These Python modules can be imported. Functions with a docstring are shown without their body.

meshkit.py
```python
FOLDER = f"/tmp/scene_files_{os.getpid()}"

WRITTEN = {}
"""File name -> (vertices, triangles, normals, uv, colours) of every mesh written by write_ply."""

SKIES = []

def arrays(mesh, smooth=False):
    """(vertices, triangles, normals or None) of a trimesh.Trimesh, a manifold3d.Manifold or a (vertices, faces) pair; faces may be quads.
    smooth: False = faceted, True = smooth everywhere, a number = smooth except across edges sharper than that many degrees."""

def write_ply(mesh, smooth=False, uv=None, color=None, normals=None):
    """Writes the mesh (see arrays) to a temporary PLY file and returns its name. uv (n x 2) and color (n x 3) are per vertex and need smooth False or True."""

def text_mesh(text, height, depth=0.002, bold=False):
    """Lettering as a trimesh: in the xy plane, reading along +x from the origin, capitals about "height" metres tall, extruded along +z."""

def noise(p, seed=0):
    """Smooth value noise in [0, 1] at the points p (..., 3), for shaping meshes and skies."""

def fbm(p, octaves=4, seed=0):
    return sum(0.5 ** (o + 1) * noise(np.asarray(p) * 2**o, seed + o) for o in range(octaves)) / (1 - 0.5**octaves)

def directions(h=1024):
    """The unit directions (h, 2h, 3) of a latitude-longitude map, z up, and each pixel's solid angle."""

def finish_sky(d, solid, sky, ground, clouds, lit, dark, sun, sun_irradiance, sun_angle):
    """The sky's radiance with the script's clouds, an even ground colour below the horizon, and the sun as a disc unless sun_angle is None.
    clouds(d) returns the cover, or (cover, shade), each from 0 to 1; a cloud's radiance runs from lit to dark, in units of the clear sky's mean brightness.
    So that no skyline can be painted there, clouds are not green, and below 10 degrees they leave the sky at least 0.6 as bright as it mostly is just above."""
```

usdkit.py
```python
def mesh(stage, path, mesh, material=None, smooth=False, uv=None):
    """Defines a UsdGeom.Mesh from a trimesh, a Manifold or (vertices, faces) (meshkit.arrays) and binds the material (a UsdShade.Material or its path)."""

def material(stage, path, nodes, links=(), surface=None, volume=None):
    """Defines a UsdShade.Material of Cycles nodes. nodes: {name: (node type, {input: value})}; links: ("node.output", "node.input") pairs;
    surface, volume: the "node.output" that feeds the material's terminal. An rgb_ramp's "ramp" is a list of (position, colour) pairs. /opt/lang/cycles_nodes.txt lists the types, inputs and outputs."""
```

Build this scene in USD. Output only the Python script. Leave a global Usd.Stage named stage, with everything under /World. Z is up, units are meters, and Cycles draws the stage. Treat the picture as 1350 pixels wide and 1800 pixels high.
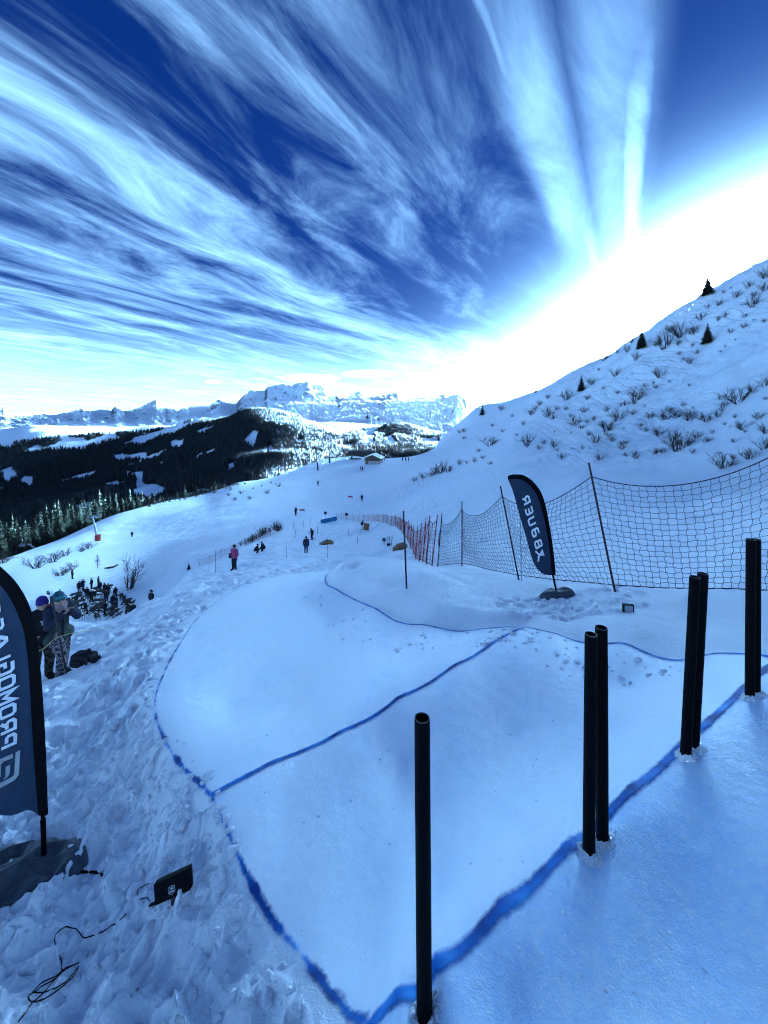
import math, random
import numpy as np, trimesh, usdkit, meshkit
from pxr import Usd, UsdGeom, UsdLux, UsdShade, Gf, Sdf, Vt
from scipy.interpolate import RBFInterpolator
from scipy.spatial import cKDTree

stage = Usd.Stage.CreateInMemory()
WORLD = UsdGeom.Xform.Define(stage, '/World').GetPrim()
stage.SetDefaultPrim(WORLD)

# ------------------------------------------------------------------ camera
F, CX, HY = 700.0, 675.0, 750.0          # focal length, centre column and eye-level row, in pixels of a 1350 x 1800 picture
cam = UsdGeom.Camera.Define(stage, '/World/camera')
cam.AddRotateXOp().Set(90)
cam.CreateHorizontalApertureAttr(36.0)
cam.CreateFocalLengthAttr(36 * F / 1350)
cam.CreateVerticalApertureOffsetAttr(-36 * 150 / 1350)
cam.CreateClippingRangeAttr((0.05, 200000))
cam.CreateExposureAttr(5.45)

# ------------------------------------------------------------------ sky and sun
SUN_EL, SUN_AZ = math.radians(6.3), math.radians(45.0)

COVER, VEIL, GLOW, GLOW_TINT = .30, .0, .0024, (.42, .86, 1.33)
def build_sky(strength=0.1, cloud=1.45):
    n = {'tc': ('texture_coordinate', {}),
         'sky': ('sky_texture', {'sky_type': 'single_scattering', 'sun_disc': False, 'sun_elevation': SUN_EL, 'sun_rotation': SUN_AZ,
                                 'altitude': 1900.0, 'air_density': 1.0, 'aerosol_density': 6.0, 'ozone_density': 3.0}),
         'slum': ('rgb_to_bw', {}), 'spow': ('math', {'math_type': 'power', 'value2': 4.0}), 'sval': ('math', {'math_type': 'multiply', 'value2': GLOW}), 'glow': ('combine_color', {}),
         'b': ('background_shader', {'strength': strength})}
    n['glo'] = ('gamma', {'gamma': 0.6})
    n['lo'] = ('mix_color', {'blend_type': 'multiply', 'fac': 1.0, 'b': (.0014, .0108, .048)})
    n['sky2'] = ('mix_color', {'blend_type': 'add', 'fac': 1.0, 'use_clamp': False})
    L = [('sky.color', 'slum.color'), ('slum.val', 'spow.value1'), ('spow.value', 'sval.value1'), ('sky.color', 'glo.color'), ('glo.color', 'lo.a'), ('glow.color', 'sky2.a'), ('lo.result', 'sky2.b')]

    def mth(name, op, a, b=None, clamp=False):
        kw = {'math_type': op}
        if clamp:
            kw['use_clamp'] = True
        n[name] = ('math', kw)
        for k, v in (('value1', a), ('value2', b)):
            if isinstance(v, str):
                L.append((v, name + '.' + k))
            elif v is not None:
                kw[k] = float(v)
        return name + '.value'

    def vec(name, a, b, ka, kb, z):
        n[name] = ('combine_xyz', {'z': z})
        L.append((mth(name + 'a', 'multiply', a, ka), name + '.x'))
        L.append((mth(name + 'b', 'multiply', b, kb), name + '.y'))
        return name + '.vector'

    def noise(name, v, detail, rough=.55, dist=0.0):
        n[name] = ('noise_texture', {'scale': 1.0, 'detail': float(detail), 'roughness': rough, 'distortion': dist})
        L.append((v, name + '.vector'))
        return name + '.fac'

    for k, f in zip('rgb', GLOW_TINT):
        L.append((mth('gl' + k, 'multiply', 'sval.value', f), 'glow.' + k))
    n['s'] = ('separate_xyz', {})
    L.append(('tc.generated', 's.vector'))
    zc = mth('zc', 'maximum', 's.z', 0.0)
    zz = mth('zz', 'add', zc, 0.035)
    X, Y = mth('X', 'divide', 's.x', zz), mth('Y', 'divide', 's.y', zz)
    th = math.radians(31)                                     # the cirrus runs along this azimuth
    c, s = math.cos(th), math.sin(th)
    v = mth('v', 'add', mth('xc', 'multiply', X, c), mth('ys', 'multiply', Y, -s))
    u = mth('u', 'add', mth('xs', 'multiply', X, s), mth('yc', 'multiply', Y, c))
    w = noise('w', vec('wv', u, v, .35, .5, 3.1), 2)
    vw = mth('vw', 'add', v, mth('w2', 'multiply', mth('w1', 'subtract', w, .5), .9))
    big = noise('big', vec('bv', u, vw, .16, .75, 7.7), 4)
    fib = noise('fib', vec('fv', u, vw, .35, 4.0, 1.3), 7, .62, .25)
    vs = mth('vs', 'add', v, mth('w3', 'multiply', mth('w4', 'subtract', fib, .5), .10))
    n['vn'] = ('map_range', {'from_min': -4.0, 'from_max': 4.0, 'to_min': 0.0, 'to_max': 1.0, 'clamp': True})
    L.append((vs, 'vn.value'))
    prof = [(-4, 1.25), (-3.5, 1.05), (-2.9, .8), (-2.4, .9), (-1.6, 1.0), (-.8, .85), (-.42, .55), (-.30, .4), (-.1, .28), (.05, .22), (.12, .10), (.25, .05), (.6, .06), (.9, .5), (1.4, .9), (2.4, 1.0), (3.2, 1.25), (4, 1.25)]  # cover right of the clear gap, nearly all unseen, is raised for fill light
    n['pr'] = ('rgb_ramp', {'ramp': [((a + 4) / 8, (k, k, k)) for a, k in prof]})
    n['prb'] = ('rgb_to_bw', {})
    L.extend([('vn.result', 'pr.fac'), ('pr.color', 'prb.color')])
    feather = noise('feather', vec('ev', u, vw, 1.05, 3.4, 9.2), 9, .68, .6)
    tex = mth('tex', 'add', mth('t1', 'multiply', big, 1.15), mth('t2', 'add', mth('t3', 'multiply', fib, .32), mth('t4', 'multiply', feather, .98)))
    n['tr'] = ('map_range', {'range_type': 'smoothstep', 'from_min': 1.06, 'from_max': 1.78, 'to_min': 0.0, 'to_max': 1.0, 'clamp': True})
    L.append((tex, 'tr.value'))
    cov = mth('cov2', 'multiply', mth('cov', 'multiply', 'tr.result', 'prb.val'), COVER, clamp=True)

    def window(name, x, centre, half, power=1.0):
        """1 at the centre, falling smoothly to 0 at half on either side."""
        d = mth(name + 'd', 'absolute', mth(name + 's', 'subtract', x, centre))
        n[name] = ('map_range', {'range_type': 'smootherstep', 'from_min': float(half), 'from_max': 0.0, 'to_min': 0.0, 'to_max': 1.0, 'clamp': True})
        L.append((d, name + '.value'))
        return name + '.result'
    # the trails that the upper wind has drawn out on the right
    trails = None
    vb = mth('vb', 'add', vs, mth('vb1', 'multiply', u, -.03))
    for k, (x, c0, h, u0, uh, amp) in enumerate(((vs, .035, .05, 1.9, 1.15, 1.0), (vs, -.03, .16, 1.6, 1.3, .45), (vb, -.255, .13, 1.6, 1.25, .62), (vb, -.22, .05, 2.25, .55, .55), (vb, -.305, .020, .95, .45, .4))):
        a = mth(f'ta{k}', 'multiply', mth(f'tb{k}', 'multiply', window(f'tv{k}', x, c0, h), window(f'tu{k}', u, u0, uh)), mth(f'tc{k}', 'multiply', mth(f'te{k}', 'multiply', feather, 2 * amp), 1.0))
        trails = a if trails is None else mth(f'tm{k}', 'maximum', trails, a)
    trails = mth('trails', 'multiply', trails, .24, clamp=True)
    n['hv'] = ('map_range', {'range_type': 'smoothstep', 'from_min': 0.02, 'from_max': .26, 'to_min': .34, 'to_max': 0.0, 'clamp': True})
    L.append((zc, 'hv.value'))
    hv = mth('hvt', 'multiply', 'hv.result', mth('hvn', 'add', .35, mth('hvm', 'multiply', feather, 1.2)), clamp=True)
    # small lens-shaped clouds over the summits, by direction
    sy = mth('sy', 'maximum', 's.y', .01)
    TX, TZ = mth('TX', 'divide', 's.x', sy), mth('TZ', 'divide', 's.z', sy)
    lens = None
    for k, (px, py, a, b, amp) in enumerate(((650, 657, 54, 8, .8), (545, 665, 58, 9, .9), (375, 671, 17, 4, .8), (600, 678, 30, 5, .6))):
        dx = mth(f'lx{k}', 'multiply', mth(f'ly{k}', 'subtract', TX, (px - 675) / 700), 700 / a)
        dz = mth(f'lz{k}', 'multiply', mth(f'lw{k}', 'subtract', TZ, (750 - py) / 700), 700 / b)
        r2 = mth(f'lr{k}', 'add', mth(f'lp{k}', 'multiply', dx, dx), mth(f'lq{k}', 'multiply', dz, dz))
        n[f'lm{k}'] = ('map_range', {'range_type': 'smoothstep', 'from_min': 1.0, 'from_max': .25, 'to_min': 0.0, 'to_max': amp, 'clamp': True})
        L.append((r2, f'lm{k}.value'))
        lens = f'lm{k}.result' if lens is None else mth(f'lo{k}', 'maximum', lens, f'lm{k}.result')
    clear = mth('cl1', 'multiply', mth('i1', 'subtract', 1.0, cov), mth('i2', 'subtract', 1.0, hv))
    clear = mth('cl3', 'multiply', clear, mth('cl2', 'multiply', mth('i3', 'subtract', 1.0, trails), mth('i4', 'subtract', 1.0, lens)))
    total = mth('total', 'subtract', 1.0, clear, clamp=True)
    n['bw'] = ('rgb_to_bw', {})
    L.append(('sky2.result', 'bw.color'))
    lum = mth('lum', 'add', mth('l1', 'multiply', 'bw.val', .55), mth('l2', 'multiply', mth('l3', 'add', 1.0, mth('l4', 'add', mth('l5', 'multiply', 'hv.result', VEIL), mth('l6', 'multiply', mth('l7', 'maximum', trails, lens), .7))), cloud))
    n['cc'] = ('combine_color', {})
    for k, f in (('r', .43), ('g', .91), ('b', 1.50)):
        L.append((mth('cl' + k, 'multiply', lum, f), 'cc.' + k))
    n['mix'] = ('mix_color', {'blend_type': 'mix'})
    L.extend([(total, 'mix.fac'), ('sky2.result', 'mix.a'), ('cc.color', 'mix.b'), ('mix.result', 'b.color')])
    m = usdkit.material(stage, '/World/Looks/sky', n, L, surface='b.background')
    d = UsdLux.DomeLight.Define(stage, '/World/sky')
    UsdShade.MaterialBindingAPI.Apply(d.GetPrim()).Bind(m)

build_sky()
sun = UsdLux.DistantLight.Define(stage, '/World/sun')
sun.CreateIntensityAttr(0.5)
sun.CreateAngleAttr(0.5)
sun.CreateNormalizeAttr(True)
sun.CreateColorAttr(Gf.Vec3f(1, .96, .90))
SUN = np.array([math.sin(SUN_AZ) * math.cos(SUN_EL), math.cos(SUN_AZ) * math.cos(SUN_EL), math.sin(SUN_EL)])
sun.AddTransformOp().Set(Gf.Matrix4d().SetRotate(Gf.Rotation(Gf.Vec3d(0, 0, 1), Gf.Vec3d(*SUN))))

# ------------------------------------------------------------------ helpers
def P(px, py, d):
    """The point at depth d (metres) that the picture shows at column px, row py."""
    return np.array([(px - CX) / F * d, d, (HY - py) / F * d])

taken = {}
def path_for(name, parent):
    base = parent.GetPath() if parent is not None else Sdf.Path('/World')
    k = (str(base), name)
    i = taken.get(k, -1) + 1
    taken[k] = i
    return base.AppendChild(name if i == 0 else f'{name}_{i:03d}')

def tag(o, label=None, cat=None, group=None, kind=None):
    prim = o if isinstance(o, Usd.Prim) else o.GetPrim()
    for k, v in (('label', label), ('category', cat), ('group', group), ('kind', kind)):
        if v:
            prim.SetCustomDataByKey(k, v)
    return prim

def obj(name, mesh, mat, parent=None, smooth=False, normals=None):
    if isinstance(mesh, list):
        mesh = trimesh.util.concatenate(mesh)
    m = usdkit.mesh(stage, str(path_for(name, parent)), mesh, mat, smooth)
    if normals is not None:
        m.CreateNormalsAttr(Vt.Vec3fArray.FromNumpy(np.asarray(normals, np.float32)))
        m.SetNormalsInterpolation('vertex')
    return m.GetPrim()

def thing(name, label=None, cat=None, loc=(0, 0, 0), rotz=0.0, group=None, scale=None):
    x = UsdGeom.Xform.Define(stage, path_for(name, None))
    x.AddTranslateOp().Set(Gf.Vec3d(*map(float, loc)))
    x.AddRotateZOp().Set(math.degrees(rotz))
    if scale is not None:
        x.AddScaleOp().Set(Gf.Vec3f(*np.broadcast_to(scale, 3).astype(float).tolist()))
    return tag(x, label, cat, group)

def dup(root, loc, rotz=0.0, label=None, cat=None, group=None, scale=None, name=None):
    was = root.GetCustomData()
    r = thing(name or root.GetName().rstrip('0123456789').rstrip('_'), label or was.get('label'), cat or was.get('category'), loc, rotz, group or was.get('group'), scale)
    r.GetReferences().AddInternalReference(root.GetPath())
    r.SetInstanceable(True)
    return r

def tube(pts, r, sides=6, cap=True):
    """A tube along pts; r a number or one radius for each point."""
    pts = np.asarray(pts, float)
    n = len(pts)
    r = np.broadcast_to(np.asarray(r, float), n)
    t = np.gradient(pts, axis=0)
    t /= np.maximum(np.linalg.norm(t, axis=1, keepdims=True), 1e-12)
    ref = np.array([0, 0, 1.0]) if abs(t[0][2]) < .9 else np.array([1.0, 0, 0])
    a = np.cross(t, ref); a /= np.maximum(np.linalg.norm(a, axis=1, keepdims=True), 1e-12)
    for i in range(1, n):
        if a[i] @ a[i - 1] < 0:
            a[i] = -a[i]
    b = np.cross(t, a)
    ang = np.arange(sides) / sides * 2 * np.pi
    v = (pts[:, None] + r[:, None, None] * (np.cos(ang)[None, :, None] * a[:, None] + np.sin(ang)[None, :, None] * b[:, None])).reshape(-1, 3)
    i, j = np.meshgrid(np.arange(n - 1), np.arange(sides), indexing='ij')
    p, q = i * sides + j, i * sides + (j + 1) % sides
    f = np.concatenate([np.stack([p, p + sides, q], -1).reshape(-1, 3), np.stack([q, p + sides, q + sides], -1).reshape(-1, 3)])
    if cap and sides > 2:
        c0 = np.stack([np.zeros(sides - 2, int), np.arange(1, sides - 1), np.arange(2, sides)], -1)
        f = np.concatenate([f, c0, c0[:, ::-1] + (n - 1) * sides])
    return trimesh.Trimesh(v, f, process=False)

def box(sx, sy, sz, at=(0, 0, 0), rot=None):
    m = trimesh.creation.box((sx, sy, sz))
    if rot is not None:
        m.apply_transform(rot)
    m.apply_translation(at)
    return m

def rot(a, axis):
    return trimesh.transformations.rotation_matrix(a, axis)

def smoothstep(a, b, x):
    t = np.clip((x - a) / (b - a), 0, 1)
    return t * t * (3 - 2 * t)

def seg_dist(p, poly):
    """Distance of the points p (n,2) to a polyline and the parameter along it."""
    best, at, acc = np.full(len(p), 1e9), np.zeros(len(p)), 0.0
    for a, b in zip(poly[:-1], poly[1:]):
        d = b - a; l = np.linalg.norm(d)
        t = np.clip(((p - a) @ d) / (l * l), 0, 1)
        q = np.linalg.norm(p - a - t[:, None] * d, axis=1)
        m = q < best
        best[m], at[m] = q[m], acc + t[m] * l
        acc += l
    return best, at

def inside(p, poly):
    x, y, r = p[:, 0], p[:, 1], np.zeros(len(p), bool)
    j = len(poly) - 1
    for i in range(len(poly)):
        xi, yi, xj, yj = *poly[i], *poly[j]
        if yi != yj:
            r ^= ((yi > y) != (yj > y)) & (x < (xj - xi) * (y - yi) / (yj - yi) + xi)
        j = i
    return r

# ------------------------------------------------------------------ materials
def simple(name, color, rough=.6, spec=.4, metal=0.0, bump=None, vary=None, scale=20.0):
    n = {'p': ('principled_bsdf', {'base_color': color, 'roughness': rough, 'specular_ior_level': spec, 'metallic': metal})}
    L = []
    if bump or vary:
        n['tc'] = ('texture_coordinate', {})
        n['n'] = ('noise_texture', {'scale': scale, 'detail': 5.0, 'roughness': .6})
        L.append(('tc.object', 'n.vector'))
    if vary:
        n['r'] = ('rgb_ramp', {'ramp': [(.3, color), (.7, vary)]})
        L += [('n.fac', 'r.fac'), ('r.color', 'p.base_color')]
    if bump:
        n['b'] = ('bump', {'strength': bump, 'distance': .01})
        L += [('n.fac', 'b.height'), ('b.normal', 'p.normal')]
    return usdkit.material(stage, '/World/Looks/' + name, n, L, surface='p.BSDF')
# ------------------------------------------------------------------ the terrain: points (column, row, depth) read off the photograph, with unseen ground added behind the ridge, interpolated as one height field
LEFT = [(655,1800,1.25),(530,1680,1.62),(430,1530,2.0),(370,1400,2.5),(300,1320,3.1),(272,1245,3.9),(290,1180,5.2),(318,1130,6.6),(345,1090,8.5),(385,1055,11),(430,1030,14),(490,1012,18),(570,1003,20)]
RIGHT = [(1350,1155,3.0),(1250,1150,3.4),(1100,1132,4.1),(980,1115,4.6),(920,1102,5.0),(850,1106,5.2),(740,1098,5.8),(660,1070,7.2),(600,1042,9.3),(575,1028,10.6),(572,1015,12),(580,1006,15),(590,1001,18)]
CREST = [(370,1400,2.5),(480,1340,2.75),(600,1290,3.05),(700,1230,3.4),(800,1170,3.9),(870,1128,4.4),(920,1102,5.0)]
START = [(655,1800,1.25),(700,1755,1.24),(760,1700,1.28),(880,1590,1.44),(1000,1480,1.65),(1100,1390,1.85),(1200,1300,2.12),(1310,1200,2.55),(1350,1165,2.8)]
PANELS = [(500,1250,3.9),(600,1200,4.2),(700,1160,4.7),(800,1125,5.0),(400,1250,4.0),(400,1150,5.9),(500,1120,6.8),(600,1100,7.0),(500,1060,10),(500,1030,14),(540,1045,10.5),
    (700,1500,2.08),(600,1500,2.1),(550,1600,1.8),(800,1400,2.48),(900,1300,3.02),(1000,1250,3.2),(1100,1200,3.55),(1200,1180,3.4),(600,1400,2.5),(500,1450,2.28),(700,1350,2.83),(850,1250,3.3),(1250,1200,2.85),(1050,1350,2.4),(900,1450,2.05),(760,1610,1.66),(650,1680,1.58),
    (752,1795,1.2),(900,1800,1.18),(1100,1800,1.13),(1350,1800,1.09),(1200,1600,1.4),(1350,1500,1.5),(1350,1300,2.05),(1100,1500,1.58),(1035,1505,1.61),(1206,1330,2.0),(1318,1222,2.37)]
BANKS = [(920,1085,5.4),(850,1065,5.9),(740,1050,6.6),(740,1010,7.6),(980,1050,6.3),(1000,1090,5.3),(900,1030,7.2),(660,1040,7.9),(660,1000,9.5),(600,1020,10),(600,990,12),(640,983,13),(700,985,12.5),(715,1035,7.3),
    (1080,1040,6.1),(912,1020,8.2),(812,1000,11.5),(762,1000,13.5),(725,990,18),(1104,1075,5.2),(1200,1100,4.5),(1350,1100,4.2),(1350,1063,5.0),(1200,1060,5.6),
    (0,1800,1.7),(150,1750,1.75),(300,1800,1.55),(450,1750,1.55),(305,1590,2.0),(150,1600,2.25),(76,1510,2.6),(0,1520,2.6),(0,1400,3.3),(150,1450,2.8),(250,1450,2.65),(200,1350,3.3),(100,1300,4.2),(0,1300,4.3),(200,1250,4.4),(100,1220,6),(250,1150,6.2),(180,1170,7),(103,1187,8.3),(60,1190,8.4),(0,1200,8.5),(0,1120,14),
    (250,1100,10),(320,1050,15),(210,1090,15),(265,1058,19),(340,1003,32),(400,1012,27),(150,1110,18),(430,1005,24),(470,990,32),(520,985,35),(450,975,45),(200,1140,30),(270,1080,35),(340,1020,45),(60,1190,22)]
SLOPES = [(150,1090,48),(60,1110,40),(220,1050,60),(130,1040,62),(280,1020,62),(330,990,65),(50,990,92),(100,1000,76),(228,1035,66),(170,980,90),(240,935,130),(370,880,170),(450,850,195),(560,812,225),(650,808,205),(700,805,212),
    (0,985,130),(100,950,150),(200,905,175),(300,880,190),(420,848,212),(560,810,238),(620,803,238),(740,799,242),
    (0,1050,230),(100,1030,260),(200,980,280),(300,930,290),(420,900,310),(560,870,340),(620,865,340),(740,860,350),
    (600,975,38),(580,940,60),(600,915,80),(640,905,95),(610,880,120),(560,860,150),(700,840,140),(640,830,175),(450,950,65),(450,910,100),(340,940,100),(300,995,68),(700,930,45),(680,950,38),
    (1350,950,8),(1200,1000,9),(1200,900,18),(1350,850,24),(1050,950,14),(1050,870,32),(950,950,17),(900,900,30),(850,880,48),(760,900,45),(760,870,80),(1100,800,60),(1350,800,36),(1200,820,46),(900,820,75),(800,830,110),(750,800,200),(1000,850,50),
    (1350,700,48),(1350,600,70),(1350,465,105),(1200,750,62),(1200,650,85),(1200,547,118),(1100,780,66),(1100,700,92),(1100,610,140),(1000,780,85),(1000,720,120),(1000,657,190),(900,770,120),(900,735,190),(900,702,280),(830,765,200),(840,717,380),(790,765,300),(772,775,330),
    (1350,474,150),(1350,478,260),(1350,486,420),(1200,556,170),(1200,560,280),(1200,566,430),(1100,619,200),(1100,623,300),(1100,629,450),(1000,666,270),(1000,670,380),(1000,680,560),(900,712,360),(900,716,470),(900,730,600),(840,740,560),(790,830,480),  # unseen back of the hill, raised to block sun and glow from left slopes
    (400,960,520),(100,1150,520),(620,930,600)]
ctrl = [c for part in (LEFT, RIGHT, CREST[1:-1], START[1:], PANELS, BANKS, SLOPES) for c in part]
ctrl = np.array([P(*c) for c in ctrl])
L2, R2, C2, S2 = (np.array([P(*c)[:2] for c in q]) for q in (LEFT, RIGHT, CREST, START))
COURSE = np.vstack([L2, R2[::-1], [[3.6, 2.6], [4.5, 2.0], [4.5, -1.5], [-.1, -1.5]]])
K = 3.0

def polar(x, y):
    return np.clip(np.arctan2(x, y), -1.25, 1.25), np.log(np.maximum(np.hypot(x, y), 1.0))

def right_bank(x, y):
    """The step of the shovelled bank along the right edge of the course."""
    p = np.stack([x, y], 1)
    d, s = seg_dist(p, R2)
    out = ~inside(p, COURSE)
    near = smoothstep(14.5, 11.5, y) * smoothstep(.35, .75, (x + y))
    return np.where(out, .20 * (1 - .55 * smoothstep(1.2, 2.4, x)) * smoothstep(0, .45, d) * smoothstep(2.4, .6, d) * near, 0)

f_, l_ = polar(ctrl[:, 0], ctrl[:, 1])
rho = np.hypot(ctrl[:, 0], ctrl[:, 1])
val = (ctrl[:, 2] - right_bank(ctrl[:, 0], ctrl[:, 1])) / rho
fit = RBFInterpolator(np.stack([f_ * K, l_], 1), val, kernel='thin_plate_spline', smoothing=5e-4)

def base_height(x, y):
    x, y = np.atleast_1d(np.asarray(x, float)), np.atleast_1d(np.asarray(y, float))
    r = np.hypot(x, y)
    f, l = polar(x, y)
    z = fit(np.stack([f * K, np.minimum(l, 6.55)], 1)) * np.maximum(r, 1.0)
    back = smoothstep(.95, 1.25, np.abs(np.arctan2(x, y)))       # behind the camera: the start platform, then a gently rising slope
    z = z * (1 - back * smoothstep(12, 2, r)) + (-1.66) * back * smoothstep(12, 2, r)
    return np.where(r < 1.0, -1.68 * (1 - r) + z * r, z) + right_bank(x, y)

rng = np.random.default_rng(5)
marks = []                                                   # footprints and clods: x, y, radius along and across, angle, height
def scatter_marks(n, where, lo, hi, depth):
    for _ in range(n):
        px, py, d = where()
        q = P(px, py, d)
        a, b = rng.uniform(lo, hi), rng.uniform(.45, .9)
        marks.append((q[0], q[1], a, a * b, rng.uniform(0, np.pi), rng.uniform(*depth)))

def on_bank(side):
    """A random place along an edge of the course, a little outside it."""
    def f():
        poly, i = (L2, rng.integers(0, 9)) if side == 'l' else (R2, rng.integers(0, 9))
        t = rng.random(); c = poly[i] * (1 - t) + poly[i + 1] * t
        d = poly[i + 1] - poly[i]; nrm = np.array([-d[1], d[0]]) / np.linalg.norm(d)
        off = abs(rng.normal(0, .75)) + .12
        q = c + nrm * off * (1 + .05 * c[1])
        return CX + F * q[0] / max(q[1], .3), HY, max(q[1], .3)
    return f
scatter_marks(420, on_bank('l'), .06, .17, (-.10, -.025))
scatter_marks(700, on_bank('l'), .02, .07, (.01, .035))
scatter_marks(300, on_bank('r'), .04, .16, (-.05, -.01))
scatter_marks(420, on_bank('r'), .02, .07, (.008, .035))
def near_flag():
    py = rng.uniform(1270, 1660); px = rng.uniform(-60, np.interp(py, [1270, 1320, 1400, 1530, 1660], [230, 260, 330, 390, 440]))
    return px, py, np.interp(py, [1270, 1400, 1520, 1640], [4.2, 3.1, 2.5, 2.0])
scatter_marks(70, near_flag, .09, .20, (-.08, -.025))
scatter_marks(380, near_flag, .015, .055, (.012, .045))
def by_base():
    px, py = rng.uniform(870, 1130), rng.uniform(1035, 1085)
    return px, py, rng.uniform(5.2, 6.6)
scatter_marks(120, by_base, .04, .12, (.01, .06))
marks.append((*P(400, 1440, 2.3)[:2][[0, 1]], .30, .20, 1.0, -.10))
marks.append((*P(395, 1375, 2.9)[:2] + np.array([-.45, -.2]), .26, .2, .4, -.12))
marks = np.array(marks)

def detail_height(x, y):
    """Lumps of the shovelled and trodden snow, the tracks of the pistes, the humps of the hillside."""
    p = np.stack([x, y], 1)
    r = np.hypot(x, y)
    ins = inside(p, COURSE)
    dl, _ = seg_dist(p, L2)
    dr, _ = seg_dist(p, R2)
    d = np.minimum(dl, dr)
    q = np.stack([x, y, np.zeros_like(x)], 1)
    rough = np.where(ins, 0, smoothstep(0, .5, d)) * smoothstep(60, 14, r)
    left = smoothstep(-.2, -1.0, x - .0) * smoothstep(9, 3, dl)
    far_ = np.clip(r / 6, .40, 2.2)
    broken = smoothstep(.40, .62, meshkit.fbm(q * 1.3, 3, 33)) * (.35 + .65 * smoothstep(1.9, 2.5, r))   # where the snow lies broken, and where it is wind-smooth
    h = rough * far_ * ((meshkit.fbm(q * 1.3, 3, 1) - .5) * (.08 + .10 * left) + (meshkit.fbm(q * 3.6, 2, 2) - .5) * (.02 + .12 * left * broken)
                        + (meshkit.fbm(q * 18, 3, 7) - .5) * (.006 + .012 * left * broken))
    h += np.where(ins, (meshkit.fbm(q * 1.1, 3, 4) - .5) * .014 + (meshkit.fbm(q * 9, 3, 6) - .5) * .006, 0)
    far = smoothstep(12, 40, r)
    hill = smoothstep(.25, .5, np.arctan2(x, y)) * smoothstep(45, 90, r)
    h += far * (meshkit.fbm(q * .12, 5, 3) - .5) * (.7 + 3.2 * hill) + far * hill * (meshkit.fbm(q * .55, 3, 17) - .5) * .8
    berm = far * smoothstep(120, 50, r) * smoothstep(-.5, -.35, np.arctan2(x, y)) * smoothstep(.25, .1, np.arctan2(x, y))
    h += berm * (np.abs(meshkit.fbm(q * .3, 4, 8) - .5)) * 1.1
    h += rough * smoothstep(8, 20, r) * (meshkit.fbm(q * .9, 4, 12) - .5) * .45
    # bed of a groomed piste and its tracks
    return h

def mark_height(x, y):
    up, dn, rim = np.zeros(len(x)), np.zeros(len(x)), np.zeros(len(x))
    sel = np.where((np.hypot(x, y) < 30))[0]
    t = cKDTree(np.stack([x[sel], y[sel]], 1))
    for (mx, my, a, b, th, dep), ids in zip(marks, t.query_ball_point(marks[:, :2], marks[:, 2] * 1.7)):
        if not ids:
            continue
        i = sel[np.array(ids)]
        dx, dy = x[i] - mx, y[i] - my
        k = np.hypot((dx * math.cos(th) + dy * math.sin(th)) / a, (-dx * math.sin(th) + dy * math.cos(th)) / b)
        if dep > 0:
            up[i] = np.maximum(up[i], dep * np.sqrt(np.clip(1 - k ** 2.2, 0, 1)))
        else:
            dn[i] = np.minimum(dn[i], dep * smoothstep(1.1, .35, k))
            rim[i] = np.maximum(rim[i], -dep * .3 * np.exp(-((k - 1.2) / .22) ** 2))
    return up + dn + np.where(dn < -.004, 0, rim)

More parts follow.
